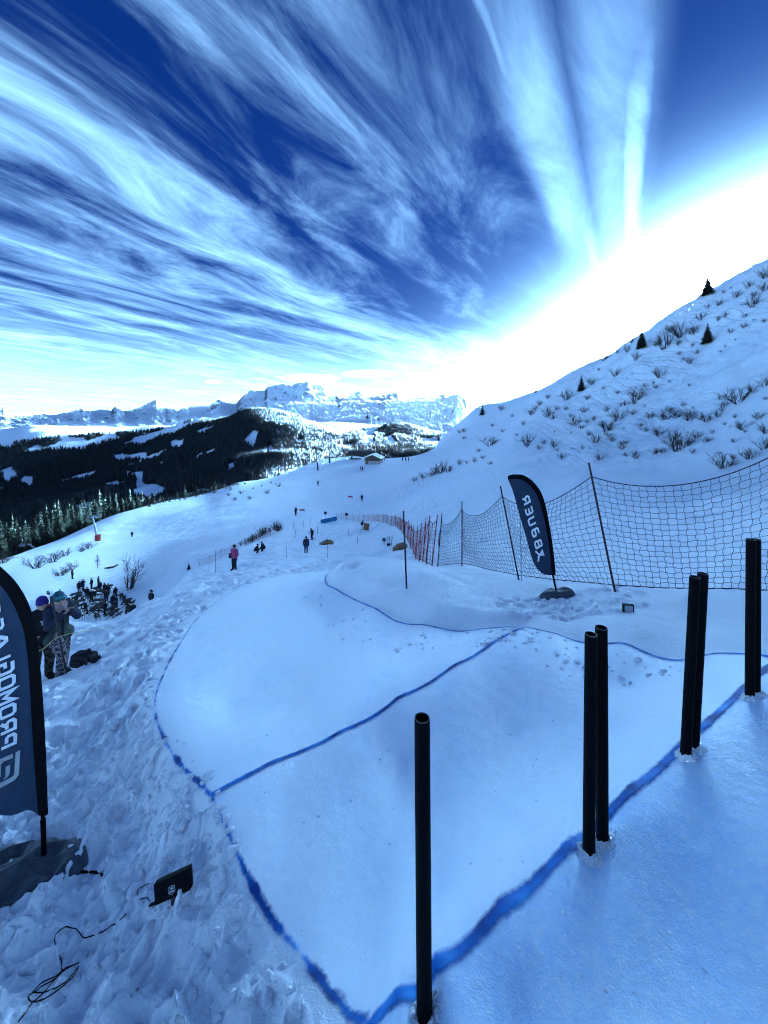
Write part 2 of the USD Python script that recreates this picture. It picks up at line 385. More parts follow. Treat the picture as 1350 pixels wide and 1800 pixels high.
# the mesh: a polar grid, dense in front of the camera
NR, NF = 1000, 900
rr = np.concatenate([[0.02, .3, .6], np.exp(np.concatenate([np.linspace(math.log(.85), math.log(4.5), NR // 2)[:-1], np.linspace(math.log(4.5), math.log(640), NR // 2)]))])
ff = np.concatenate([np.linspace(-math.pi, -1.0, 60)[:-1], np.linspace(-1.0, 1.0, NF), np.linspace(1.0, math.pi, 60)[1:]])
R, PH = np.meshgrid(rr, ff, indexing='ij')
GX, GY = (R * np.sin(PH)).ravel(), (R * np.cos(PH)).ravel()
pin = np.stack([GX, GY], 1)
mh = mark_height(GX, GY)
GINS = inside(pin, COURSE)
GZ = base_height(GX, GY) + detail_height(GX, GY) + np.where(GINS, 0, mh * smoothstep(.0, .12, seg_dist(pin, L2)[0]))
ni, nj = R.shape
grid = np.stack([GX, GY, GZ], 1)
gi, gj = np.meshgrid(np.arange(ni - 1), np.arange(nj - 1), indexing='ij')
q0 = (gi * nj + gj).ravel()
quads = np.stack([q0, q0 + 1, q0 + nj + 1, q0 + nj], 1)
g3 = grid.reshape(ni, nj, 3)
du, dv = np.gradient(g3, axis=0), np.gradient(g3, axis=1)
GN = np.cross(dv, du).reshape(-1, 3)
GN /= np.maximum(np.linalg.norm(GN, axis=1, keepdims=True), 1e-12)
GN *= np.where(GN[:, 2:] < 0, -1, 1)

def ground(x, y):
    """Height of the built ground (bilinear on the grid itself)."""
    x, y = np.atleast_1d(np.asarray(x, float)), np.atleast_1d(np.asarray(y, float))
    r, f = np.hypot(x, y), np.arctan2(x, y)
    i = np.clip(np.searchsorted(rr, r) - 1, 0, ni - 2)
    j = np.clip(np.searchsorted(ff, f) - 1, 0, nj - 2)
    a, b = np.clip((r - rr[i]) / (rr[i + 1] - rr[i]), 0, 1), np.clip((f - ff[j]) / (ff[j + 1] - ff[j]), 0, 1)
    z = g3[..., 2]
    return z[i, j] * (1 - a) * (1 - b) + z[i + 1, j] * a * (1 - b) + z[i, j + 1] * (1 - a) * b + z[i + 1, j + 1] * a * b

def hit(px, py, dmin=.9, dmax=640):
    """Where the line of sight through the picture's column px, row py first meets the ground."""
    d = np.exp(np.linspace(math.log(dmin), math.log(dmax), 3000))
    x, z = (px - CX) / F * d, (HY - py) / F * d
    below = np.where(z <= ground(x, d))[0]
    k = below[0] if len(below) else len(d) - 1
    return np.array([x[k], d[k], float(ground(x[k], d[k])[0])])

def on(px, d):
    """The ground point in column px at depth d."""
    x = (px - CX) / F * d
    return np.array([x, d, float(ground(x, d)[0])])

def snow_mat(name, c0, c1, rough, grain, bump, speck=0.0, dist=.012, big=1.2):
    n = {'g': ('geometry', {}), 'p': ('principled_bsdf', {'roughness': rough, 'specular_ior_level': .35}),
         'n1': ('noise_texture', {'scale': big, 'detail': 5.0, 'roughness': .62}),
         'n2': ('noise_texture', {'scale': grain, 'detail': 6.0, 'roughness': .68}),
         'n3': ('noise_texture', {'scale': grain * 7, 'detail': 2.0, 'roughness': .6}),
         'm': ('math', {'math_type': 'multiply', 'value2': .45}), 'a': ('math', {'math_type': 'add'}),
         'h': ('math', {'math_type': 'multiply_add', 'value2': .4}),
         'r': ('rgb_ramp', {'ramp': [(.40, c0), (.78, c1)]}), 'b': ('bump', {'strength': bump, 'distance': dist})}
    L = [('g.position', f'{k}.vector') for k in ('n1', 'n2', 'n3')] + [('n2.fac', 'm.value1'), ('n1.fac', 'a.value1'), ('m.value', 'a.value2'), ('a.value', 'r.fac'),
         ('n3.fac', 'h.value1'), ('n2.fac', 'h.value3'), ('h.value', 'b.height'), ('b.normal', 'p.normal')]
    col = 'r.color'
    if speck:
        n['v'] = ('voronoi_texture', {'scale': grain * 1.1, 'randomness': 1.0}); n['v2'] = ('noise_texture', {'scale': 2.3, 'detail': 3.0})
        n['vr'] = ('map_range', {'from_min': .16, 'from_max': .06, 'to_min': 0.0, 'to_max': speck, 'clamp': True})
        n['vm'] = ('map_range', {'from_min': .5, 'from_max': .62, 'to_min': 0.0, 'to_max': 1.0, 'clamp': True})
        n['vx'] = ('math', {'math_type': 'multiply'}); n['mx'] = ('mix_color', {'b': (.93, .95, .97)})
        L += [('g.position', 'v.vector'), ('g.position', 'v2.vector'), ('v.distance', 'vr.value'), ('v2.fac', 'vm.value'), ('vr.result', 'vx.value1'), ('vm.result', 'vx.value2'), ('vx.value', 'mx.fac'), (col, 'mx.a')]
        col = 'mx.result'
    L.append((col, 'p.base_color'))
    return usdkit.material(stage, '/World/Looks/' + name, n, L, surface='p.BSDF')

def ice_mat(name, c0, c1, lo, hi, scratch, speck):
    """Groomed ice: blue where it is clear, white where it is granular; specks, scrapes, a grainy surface."""
    n = {'g': ('geometry', {}), 'p': ('principled_bsdf', {'roughness': .45, 'specular_ior_level': .35}),
         'rot': ('mapping', {'rotation': (0, 0, -.62), 'scale': (1.0, .38, 1.0)}), 'n1': ('noise_texture', {'scale': 1.5, 'detail': 6.0, 'roughness': .62}),
         'n2': ('noise_texture', {'scale': 34.0, 'detail': 5.0, 'roughness': .7}), 'n3': ('noise_texture', {'scale': 140.0, 'detail': 2.0}),
         'a': ('math', {'math_type': 'multiply_add', 'value2': .55}), 'r': ('rgb_ramp', {'ramp': [(lo, c0), (hi, c1)]}),
         'v': ('voronoi_texture', {'scale': 26.0}), 'v2': ('noise_texture', {'scale': 3.0, 'detail': 3.0}), 'vr': ('map_range', {'from_min': .20, 'from_max': .10, 'to_min': 0.0, 'to_max': 1.0, 'clamp': True}),
         'vm': ('map_range', {'from_min': .47, 'from_max': .62, 'to_min': 0.0, 'to_max': speck, 'clamp': True}), 'vx': ('math', {'math_type': 'multiply'}),
         'sd': ('noise_texture', {'scale': .8, 'detail': 2.0}), 'sw': ('vector_math', {'math_type': 'multiply_add', 'vector2': (1.6, 1.6, 0)}), 'sm': ('mapping', {'rotation': (0, 0, .5), 'scale': (60.0, 4.0, 20.0)}), 'sn': ('noise_texture', {'scale': 1.0, 'detail': 3.0}), 'sr': ('map_range', {'from_min': .66, 'from_max': .73, 'to_min': 0.0, 'to_max': scratch, 'clamp': True}), 'sk': ('noise_texture', {'scale': 1.7, 'detail': 2.0}), 'sv': ('map_range', {'from_min': .48, 'from_max': .62, 'to_min': 0.0, 'to_max': 1.0, 'clamp': True}), 'sx': ('math', {'math_type': 'multiply'}),
         'mx': ('mix_color', {'b': (.94, .96, .98)}), 'mx2': ('mix_color', {'b': (.92, .95, .98)}), 'h': ('math', {'math_type': 'multiply_add', 'value2': .5}), 'h2': ('math', {'math_type': 'multiply_add', 'value2': .6}), 'b': ('bump', {'strength': .28, 'distance': .010})}
    L = [('g.position', 'rot.vector'), ('rot.vector', 'n1.vector'), ('g.position', 'n2.vector'), ('g.position', 'n3.vector'), ('g.position', 'v.vector'), ('g.position', 'v2.vector'), ('g.position', 'sd.vector'), ('sd.color', 'sw.vector1'), ('g.position', 'sw.vector3'), ('sw.vector', 'sm.vector'), ('sm.vector', 'sn.vector'), ('g.position', 'sk.vector'), ('sk.fac', 'sv.value'), ('sr.result', 'sx.value1'), ('sv.result', 'sx.value2'),
         ('n2.fac', 'a.value1'), ('n1.fac', 'a.value3'), ('a.value', 'r.fac'), ('v.distance', 'vr.value'), ('v2.fac', 'vm.value'), ('vr.result', 'vx.value1'), ('vm.result', 'vx.value2'), ('sn.fac', 'sr.value'),
         ('r.color', 'mx.a'), ('vx.value', 'mx.fac'), ('mx.result', 'mx2.a'), ('sx.value', 'mx2.fac'), ('mx2.result', 'p.base_color'), ('n3.fac', 'h.value1'), ('n2.fac', 'h.value3'), ('vx.value', 'h2.value1'), ('h.value', 'h2.value3'), ('h2.value', 'b.height'), ('b.normal', 'p.normal')]
    return usdkit.material(stage, '/World/Looks/' + name, n, L, surface='p.BSDF')
M_ICE = ice_mat('course_ice', (.78, .90, .98), (.96, .975, .99), .52, .86, .35, .8)
M_PLATFORM = ice_mat('platform_ice', (.48, .72, .96), (.88, .95, .985), .54, .95, .7, .9)
M_SNOW = snow_mat('bank_snow', (.95, .965, .985), (.975, .98, .99), .65, 24.0, .9, dist=.02)
def piste_mat(name, c0, c1):
    n = {'g': ('geometry', {}), 'p': ('principled_bsdf', {'roughness': .65, 'specular_ior_level': .3}), 'n1': ('noise_texture', {'scale': .05, 'detail': 6.0, 'roughness': .6}), 'r': ('rgb_ramp', {'ramp': [(.35, c0), (.65, c1)]}),
         'n2': ('noise_texture', {'scale': 1.6, 'detail': 6.0, 'roughness': .7}), 'mp': ('mapping', {'rotation': (0, 0, .5), 'scale': (1.0, .25, 1.0)}), 'w': ('wave_texture', {'scale': .22, 'distortion': 9.0, 'detail': 3.0, 'detail_scale': .5}),
         'wr': ('map_range', {'from_min': .86, 'from_max': 1.0, 'to_min': 0.0, 'to_max': 1.0, 'clamp': True}), 'mk': ('noise_texture', {'scale': .03, 'detail': 2.0}), 'mr': ('map_range', {'from_min': .45, 'from_max': .6, 'to_min': 0.0, 'to_max': .8, 'clamp': True}),
         'wm': ('math', {'math_type': 'multiply'}), 'h': ('math', {'math_type': 'subtract'}), 'b': ('bump', {'strength': .9, 'distance': .25})}
    L = [('g.position', 'n1.vector'), ('n1.fac', 'r.fac'), ('r.color', 'p.base_color'), ('g.position', 'n2.vector'), ('g.position', 'mp.vector'), ('mp.vector', 'w.vector'), ('w.fac', 'wr.value'), ('g.position', 'mk.vector'), ('mk.fac', 'mr.value'),
         ('wr.result', 'wm.value1'), ('mr.result', 'wm.value2'), ('n2.fac', 'h.value1'), ('wm.value', 'h.value2'), ('h.value', 'b.height'), ('b.normal', 'p.normal')]
    return usdkit.material(stage, '/World/Looks/' + name, n, L, surface='p.BSDF')
M_PISTE = piste_mat('piste_snow', (.88, .93, .975), (.965, .975, .99))
qc = grid[quads].mean(1)
qr, qf = np.hypot(qc[:, 0], qc[:, 1]), np.arctan2(qc[:, 0], qc[:, 1])
q_course = inside(qc[:, :2], COURSE) & (qr < 40)
q_plat = q_course & (np.hypot(qc[:, 0], qc[:, 1]) < 4) & inside(qc[:, :2], np.vstack([S2, [[4.5, 3.2], [4.5, -1.5], [-.6, -1.5]]]))
q_course &= ~q_plat
q_hill = ~q_course & ~q_plat & (qf > .13) & (qr > 30)
q_left = ~q_course & ~q_plat & (qr < 26) & (qc[:, 0] < -.2 - .0 * qr) & ~((qr > 5) & (qf > -.16)) & (np.abs(qf) < 2.5)
q_right = ~q_course & ~q_plat & ~q_left & (qr < 26) & (np.abs(qf) < 2.5)
q_rest = ~(q_course | q_plat | q_hill | q_left | q_right)
for name, sel, m in (('start_platform', q_plat, M_PLATFORM), ('race_course', q_course, M_ICE), ('snow_bank_left', q_left, M_SNOW), ('snow_bank_right', q_right, M_SNOW), ('hillside', q_hill, M_PISTE), ('ski_slope', q_rest, M_PISTE)):
    ids, inv = np.unique(quads[sel], return_inverse=True)
    tag(obj(name, (grid[ids], inv.reshape(-1, 4)), m, normals=GN[ids]), kind='structure')
# ------------------------------------------------------------------ the far country: wooded valley side, snowy range, high summits
def smooth_normals(g):
    a, b = np.gradient(g, axis=0), np.gradient(g, axis=1)
    n = np.cross(b, a).reshape(-1, 3)
    n /= np.maximum(np.linalg.norm(n, axis=1, keepdims=True), 1e-12)
    return n * np.where(n[:, 2:] < 0, -1, 1)

def grid_quads(ni, nj):
    i, j = np.meshgrid(np.arange(ni - 1), np.arange(nj - 1), indexing='ij')
    q = (i * nj + j).ravel()
    return np.stack([q, q + 1, q + nj + 1, q + nj], 1)

VALLEY = [(-150,1120,480),(-150,980,800),(-150,890,1300),(-150,800,2300),(-150,742,3000),(-150,800,4500),
    (60,1060,480),(60,950,800),(60,875,1300),(60,800,2100),(60,747,2900),(60,800,3900),
    (150,1000,500),(150,910,800),(150,862,1300),(150,790,2200),(150,752,2900),(150,800,4200),
    (270,950,520),(270,886,850),(270,858,1150),(270,800,1900),(270,768,2500),(270,749,3000),(270,800,4400),
    (350,920,520),(350,850,1000),(350,790,1700),(350,752,2200),(350,738,2500),(350,800,4000),
    (430,880,620),(430,800,1200),(430,735,1900),(430,790,3200),(475,865,620),(475,795,1200),(475,734,1950),(475,785,3000),
    (560,850,700),(560,795,1200),(560,757,1700),(560,764,2300),(560,744,3200),(640,850,800),(640,795,1400),(640,768,1900),(640,756,2600),(640,746,3200),
    (720,840,900),(720,785,1700),(720,752,2500),(760,820,900),(760,775,1900),(760,768,2300),(850,830,1000),(850,780,2000),
    (430,800,5200),(560,800,5200),(640,800,5200),(760,800,5200),(0,800,5600),(950,850,1500),(950,800,4000),(-300,900,1500),(-300,760,3200)]
vc = np.array([P(*c) for c in VALLEY])
vfit = RBFInterpolator(np.stack([np.arctan2(vc[:, 0], vc[:, 1]) * K, np.log(np.hypot(vc[:, 0], vc[:, 1]))], 1), vc[:, 2] / np.hypot(vc[:, 0], vc[:, 1]), kernel='thin_plate_spline', smoothing=1e-5)

def valley_height(x, y):
    r, f = np.hypot(x, y), np.arctan2(x, y)
    q = np.stack([x, y, np.zeros_like(x)], 1)
    z = vfit(np.stack([f * K, np.log(r)], 1)) * r
    return z + (meshkit.fbm(q / 420, 5, 21) - .5) * 90 * smoothstep(400, 1100, r) * (1 - .6 * smoothstep(2100, 2900, r))

vr = np.exp(np.linspace(math.log(470), math.log(5600), 230))
vf = np.linspace(-.95, .36, 420)
VR, VF = np.meshgrid(vr, vf, indexing='ij')
vx, vy = (VR * np.sin(VF)).ravel(), (VR * np.cos(VF)).ravel()
vz = valley_height(vx, vy)
vgrid = np.stack([vx, vy, vz], 1).reshape(*VR.shape, 3)

def screen(x, y, z):
    return CX + F * x / y, HY - F * z / y

CLEAR = [[(50,746),(104,749),(114,760),(122,766),(150,772),(158,780),(150,788),(70,790),(95,780),(108,774),(106,764),(96,756)],
    [(150,776),(175,766),(205,760),(206,768),(180,772),(158,782)], [(215,782),(240,768),(300,749),(350,736),(378,726),(372,734),(345,744),(300,764),(250,781)],
    [(200,800),(258,797),(258,808),(200,808)], [(300,775),(324,773),(322,788),(300,788)], [(340,806),(352,798),(380,790),(380,796),(345,810)],
    [(210,830),(250,828),(254,850),(294,856),(288,874),(272,886),(224,880),(238,864),(240,842)], [(318,872),(345,862),(385,858),(372,872),(330,882)],
    [(398,815),(414,812),(410,838),(400,842)], [(430,775),(445,755),(456,760),(448,790),(438,792)], [(485,755),(496,760),(488,772)], [(520,770),(534,772),(530,786),(522,784)],
    [(470,790),(480,782),(486,798),(474,806)], [(500,736),(600,741),(692,747),(668,754),(645,756),(598,768),(585,764),(560,752)], [(640,757),(658,754),(660,784),(648,790),(640,775)],
    [(668,768),(690,764),(702,788),(690,786)], [(735,772),(770,766),(775,790),(745,784)], [(0,828),(20,820),(34,838),(14,850)], [(40,835),(60,840),(52,858),(40,850)], [(130,890),(160,880),(160,905),(132,905)], [(275,812),(290,810),(285,822)], [(0,775),(24,780),(20,786),(0,784)]]
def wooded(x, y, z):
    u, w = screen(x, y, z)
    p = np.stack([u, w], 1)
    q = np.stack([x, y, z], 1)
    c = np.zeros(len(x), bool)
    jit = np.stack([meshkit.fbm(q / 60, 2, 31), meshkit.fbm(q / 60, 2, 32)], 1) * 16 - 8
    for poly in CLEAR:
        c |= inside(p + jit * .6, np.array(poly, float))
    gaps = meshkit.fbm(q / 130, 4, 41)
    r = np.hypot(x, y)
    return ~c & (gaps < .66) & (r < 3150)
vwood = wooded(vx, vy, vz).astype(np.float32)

def prim_float(prim, name, values):
    UsdGeom.PrimvarsAPI(prim).CreatePrimvar(name, Sdf.ValueTypeNames.FloatArray, 'vertex').Set(Vt.FloatArray.FromNumpy(np.asarray(values, np.float32)))

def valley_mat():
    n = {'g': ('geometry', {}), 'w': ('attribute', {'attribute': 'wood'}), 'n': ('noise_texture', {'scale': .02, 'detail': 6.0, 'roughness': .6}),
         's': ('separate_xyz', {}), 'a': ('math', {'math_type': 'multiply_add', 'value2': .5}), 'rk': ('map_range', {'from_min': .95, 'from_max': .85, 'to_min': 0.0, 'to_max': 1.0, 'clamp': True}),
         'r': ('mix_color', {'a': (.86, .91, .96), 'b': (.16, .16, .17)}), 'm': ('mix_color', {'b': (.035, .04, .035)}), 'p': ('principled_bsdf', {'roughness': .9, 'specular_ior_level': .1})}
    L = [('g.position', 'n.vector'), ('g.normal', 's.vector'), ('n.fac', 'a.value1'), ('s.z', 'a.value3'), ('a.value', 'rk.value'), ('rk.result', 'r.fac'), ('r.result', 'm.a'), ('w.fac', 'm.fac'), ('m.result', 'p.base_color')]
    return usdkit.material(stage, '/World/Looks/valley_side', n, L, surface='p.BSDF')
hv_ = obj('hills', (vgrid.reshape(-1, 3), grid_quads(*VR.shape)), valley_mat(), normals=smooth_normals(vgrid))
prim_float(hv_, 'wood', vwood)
tag(hv_, kind='structure')

# spruces of the valley side: thousands, as one forest
def conifer(h, r, tiers, sides, seed, trunk=True):
    g = np.random.default_rng(seed)
    parts, n = [], 0
    vs, fs = [], []
    for k in range(tiers):
        t = k / tiers
        z0, z1 = h * (.10 + .9 * t * .97), min(h, h * (.10 + .9 * (t + 1.75 / tiers)))
        rr_ = r * (1 - t) ** .8 + .03 * r
        a0 = g.uniform(0, 6.28)
        ring = []
        for s in range(sides):
            a = a0 + s / sides * 2 * np.pi
            q = rr_ * (g.uniform(.75, 1.12) if s % 2 == 0 else g.uniform(.4, .62))
            ring.append([q * math.cos(a), q * math.sin(a), z0 + g.uniform(-.3, .3) * h / tiers - (.35 * h / tiers if s % 2 == 0 else 0)])
        vs += ring + [[0, 0, z1]]
        for s in range(sides):
            fs.append([n + s, n + (s + 1) % sides, n + sides])
        n += sides + 1
    return trimesh.Trimesh(np.array(vs), np.array(fs), process=False)

def leaf_mat(name, a, b):
    n = {'i': ('object_info', {}), 'g': ('geometry', {}), 'n': ('noise_texture', {'scale': .9, 'detail': 4.0}), 'x': ('math', {'math_type': 'multiply_add', 'value2': .5}),
         'r': ('rgb_ramp', {'ramp': [(.35, a), (.95, b)]}), 'p': ('principled_bsdf', {'roughness': .85, 'specular_ior_level': .15})}
    L = [('g.position', 'n.vector'), ('i.random', 'x.value1'), ('n.fac', 'x.value3'), ('x.value', 'r.fac'), ('r.color', 'p.base_color')]
    return usdkit.material(stage, '/World/Looks/' + name, n, L, surface='p.BSDF')
M_FOREST = leaf_mat('forest_needles', (.010, .015, .020), (.024, .030, .034))
M_SPRUCE = leaf_mat('spruce_needles', (.008, .013, .010), (.026, .030, .018))
M_BARK = simple('bark', (.06, .045, .035), .9, .1)
M_TWIG = simple('bare_twigs', (.055, .045, .042), .9, .1)

g2 = np.random.default_rng(77)
N = 95000
u_ = g2.uniform(-.90, .16, N); l2 = np.log(480) + (np.log(3150) - np.log(480)) * g2.random(N) ** .8
fx, fy = np.exp(l2) * np.sin(u_), np.exp(l2) * np.cos(u_)
fz = valley_height(fx, fy)
ok = wooded(fx, fy, fz)
sx, sy = screen(fx, fy, fz)
ok &= (sx > -60) & (sx < 800) & (sy < 1010)
fx, fy, fz = fx[ok], fy[ok], fz[ok]
pi_ = UsdGeom.PointInstancer.Define(stage, path_for('far_forest', None))
tag(pi_, 'dark spruce forest covering the far side of the valley', 'forest', kind='stuff')
protos = []
for k in range(3):
    protos.append(obj('spruce', conifer(1.0, .19 + .02 * k, 4, 6, 100 + k), M_FOREST, pi_.GetPrim()).GetPath())
pi_.CreatePrototypesRel().SetTargets(protos)
nf = len(fx)
pi_.CreateProtoIndicesAttr(Vt.IntArray.FromNumpy(g2.integers(0, 3, nf).astype(np.int32)))
pi_.CreatePositionsAttr(Vt.Vec3fArray.FromNumpy(np.stack([fx, fy, fz - .5], 1).astype(np.float32)))
hh = g2.uniform(13, 25, nf)
wd = hh * g2.uniform(.9, 1.5, nf)
pi_.CreateScalesAttr(Vt.Vec3fArray.FromNumpy(np.stack([wd, wd, hh], 1).astype(np.float32)))
an = g2.uniform(0, 2 * np.pi, nf)
quat = Vt.QuathArray(nf)
for k in range(nf):
    quat[k] = Gf.Quath(float(math.cos(an[k] / 2)), 0, 0, float(math.sin(an[k] / 2)))
pi_.CreateOrientationsAttr(quat)

# mountain ranges
def mountain_mat(name, lo, hi, scale, rock):
    n = {'g': ('geometry', {}), 'n': ('noise_texture', {'scale': scale, 'detail': 8.0, 'roughness': .65}), 'n2': ('noise_texture', {'scale': scale * 6, 'detail': 6.0, 'roughness': .7}),
         's': ('separate_xyz', {}), 'a': ('math', {'math_type': 'multiply_add', 'value2': .55}), 'a2': ('math', {'math_type': 'multiply_add', 'value2': .25}),
         'rk': ('map_range', {'from_min': hi, 'from_max': lo, 'to_min': 0.0, 'to_max': 1.0, 'clamp': True}),
         'r': ('mix_color', {'a': (.87, .91, .96), 'b': rock}), 'bp': ('bump', {'strength': .6, 'distance': .25 / scale}), 'p': ('principled_bsdf', {'roughness': .8, 'specular_ior_level': .1})}
    L = [('g.position', 'n.vector'), ('g.position', 'n2.vector'), ('g.normal', 's.vector'), ('n.fac', 'a.value1'), ('s.z', 'a.value3'), ('n2.fac', 'a2.value1'), ('a.value', 'a2.value3'), ('a2.value', 'rk.value'),
         ('rk.result', 'r.fac'), ('r.result', 'p.base_color'), ('n2.fac', 'bp.height'), ('bp.normal', 'p.normal')]
    return usdkit.material(stage, '/World/Looks/' + name, n, L, surface='p.BSDF')

def mountain(name, crest, d0, d1, row0, spur, jag, wl, mat, seed, cols=700, rows=110, power=1.25):
    crest = np.array(crest, float)
    px = np.linspace(crest[0, 0], crest[-1, 0], cols)
    row = np.interp(px, crest[:, 0], crest[:, 1])
    t = np.concatenate([np.linspace(0, 1, rows), np.linspace(1.01, 1.35, 16)])
    T, PX = np.meshgrid(t, px, indexing='ij')
    ROW = np.broadcast_to(row, T.shape)
    D = d0 + (d1 - d0) * T
    q = np.stack([PX / wl + T * (d1 - d0) / d1 * F / wl * .25, T * (d1 - d0) / d1 * F / wl * .45, np.zeros_like(T)], -1)
    w = meshkit.fbm(q * .7, 3, seed + 5)[..., None] * .8
    rid = 1 - np.abs(2 * meshkit.fbm(q + w, 6, seed) - 1)
    up = np.where(T <= 1, np.clip(T, 0, 1) ** power, np.maximum(1 - (T - 1) * 2.2, 0))
    ht = (row0 - ROW)
    scr = row0 - ht * up - (rid - .78) * spur * np.sqrt(np.clip(ht / 60, .25, 2)) * np.clip(4 * T * (1.12 - np.minimum(T, 1.1)), 0, 1)
    scr -= (meshkit.fbm(np.stack([PX / 5, T * 3, np.zeros_like(T)], -1), 4, seed + 9) - .5) * jag * np.clip(T, 0, 1)
    g = np.stack([(PX - CX) / F * D, D, (HY - scr) / F * D], -1)
    tag(obj(name, (g.reshape(-1, 3), grid_quads(*T.shape)), mat, normals=smooth_normals(g)), kind='structure')

SUMMITS = [(-220,726),(-120,718),(-40,722),(0,717),(8,717),(20,727),(60,729),(100,728),(120,726),(135,721),(145,717),(160,722),(180,720),(195,722),(205,712),(218,722),(232,722),(255,712),(266,707),(275,703),(283,709),(292,713),(300,711),(312,722),(320,717),(332,714),(345,712),(360,714),(370,713),(380,704),(386,700),(394,706),(404,710),(415,710),(422,702),(430,695),(436,689),(444,687),(465,687),(470,680),(485,676),(500,676),(512,679),(525,674),(534,673),(542,671),(550,673),(560,677),(575,681),(588,690),(597,700),(610,692),(625,690),(637,688),(650,695),(665,697),(680,692),(700,690),(707,695),(715,702),(730,700),(745,698),(765,702),(775,695),(783,694),(790,700),(805,706),(850,714),(900,720),(1000,740)]
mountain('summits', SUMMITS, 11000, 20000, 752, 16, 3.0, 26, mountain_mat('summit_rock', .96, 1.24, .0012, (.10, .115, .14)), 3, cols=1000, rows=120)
RANGE = [(400,745),(440,732),(470,720),(500,711),(520,708),(560,709),(600,707),(640,706),(690,705),(720,704),(760,702),(785,699),(796,695),(803,692),(812,696),(820,700),(828,709),(840,716),(900,732),(960,745)]
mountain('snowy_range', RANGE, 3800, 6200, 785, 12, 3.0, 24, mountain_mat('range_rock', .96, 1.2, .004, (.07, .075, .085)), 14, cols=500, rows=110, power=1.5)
# ------------------------------------------------------------------ blue dye lines on the snow
def dye_mat(name, gap, soft):
    n = {'g': ('geometry', {}), 'e': ('attribute', {'attribute': 'edge'}), 'n': ('noise_texture', {'scale': 17.0, 'detail': 5.0, 'roughness': .7}), 'n2': ('noise_texture', {'scale': 5.0, 'detail': 3.0}),
         'm': ('math', {'math_type': 'multiply_add', 'value2': .8}), 'm2': ('math', {'math_type': 'multiply_add', 'value2': gap}),
         'k': ('map_range', {'from_min': 1.15 + soft, 'from_max': 1.15 - soft, 'to_min': 0.0, 'to_max': 1.0, 'clamp': True}),
         'r': ('rgb_ramp', {'ramp': [(.34, (.003, .05, .24)), (.5, (.006, .19, .58)), (.66, (.04, .40, .86))]}), 'p': ('principled_bsdf', {'roughness': .6, 'specular_ior_level': .2}), 't': ('transparent_bsdf', {}), 'x': ('mix_closure', {})}
    L = [('g.position', 'n.vector'), ('g.position', 'n2.vector'), ('n.fac', 'm.value1'), ('e.fac', 'm.value3'), ('n2.fac', 'm2.value1'), ('m.value', 'm2.value3'), ('m2.value', 'k.value'), ('k.result', 'x.fac'),
         ('t.BSDF', 'x.closure1'), ('p.BSDF', 'x.closure2'), ('n2.fac', 'r.fac'), ('r.color', 'p.base_color')]
    return usdkit.material(stage, '/World/Looks/' + name, n, L, surface='x.closure')

def resample(poly, n):
    s = np.concatenate([[0], np.cumsum(np.linalg.norm(np.diff(poly, axis=0), axis=1))])
    from scipy.interpolate import PchipInterpolator
    f = [PchipInterpolator(s, poly[:, k]) for k in range(poly.shape[1])]
    t = np.linspace(0, s[-1], n)
    return np.stack([k(t) for k in f], 1)

def dye_line(poly, width, mat, label, n=700, shift=0.0):
    c = resample(np.asarray(poly, float), n)
    t = np.gradient(c, axis=0); t /= np.linalg.norm(t, axis=1, keepdims=True)
    nr = np.stack([-t[:, 1], t[:, 0]], 1)
    w = np.interp(np.linspace(0, 1, n), np.linspace(0, 1, len(width)), width)
    off = np.linspace(-1, 1, 9)
    xy = c[:, None] + nr[:, None] * ((off[None] * w[:, None] * .5) + shift)[..., None]
    z = ground(xy[..., 0].ravel(), xy[..., 1].ravel()) + .005
    v = np.column_stack([xy.reshape(-1, 2), z])
    o = obj('blue_line', (v, grid_quads(n, 9)[:, ::-1]), mat, normals=smooth_normals(v.reshape(n, 9, 3)))
    prim_float(o, 'edge', np.broadcast_to(np.abs(off), (n, 9)).ravel())
    tag(o, label, 'line', kind=None)

M_DYE = dye_mat('blue_dye', .35, .25)
M_DYE2 = dye_mat('blue_dye_broken', 1.25, .15)
dye_line(L2, [.12, .11, .10, .09, .07, .06, .055, .055, .06, .08, .1, .12], M_DYE2, 'long curved blue dye line along the left edge of the race course', 1500)
dye_line(R2, [.05, .05, .045, .04, .04, .045, .05, .06, .07, .08, .1], M_DYE, 'thin blue dye line at the foot of the right snow bank', 900)
C3 = np.array([hit(px, np.interp(px, [370, 480, 600, 700, 800, 870, 920], [1400, 1341, 1290, 1232, 1172, 1129, 1103]), 1.5, 8)[:2] for px in np.linspace(371, 919, 20)])
C3[1:-1] = (C3[:-2] + C3[1:-1] + C3[2:]) / 3
dye_line(C3, [.07, .06, .055, .06, .07, .07], M_DYE, 'thin blue dye line across the crest of the first roller', 700)
S3 = np.array([hit(px, np.interp(px, [640, 760, 1000, 1200, 1310, 1350], [1803, 1700, 1483, 1303, 1204, 1168]), .9, 6)[:2] for px in np.linspace(645, 1350, 24)])
S3[1:-1] = (S3[:-2] + S3[1:-1] + S3[2:]) / 3
S3 = S3 + (.010, -.014)
dye_line(S3, [.085, .08, .075, .075, .075, .08, .075, .07, .07], M_DYE, 'broad blue dye line beside the black tubes at the start edge', 700)

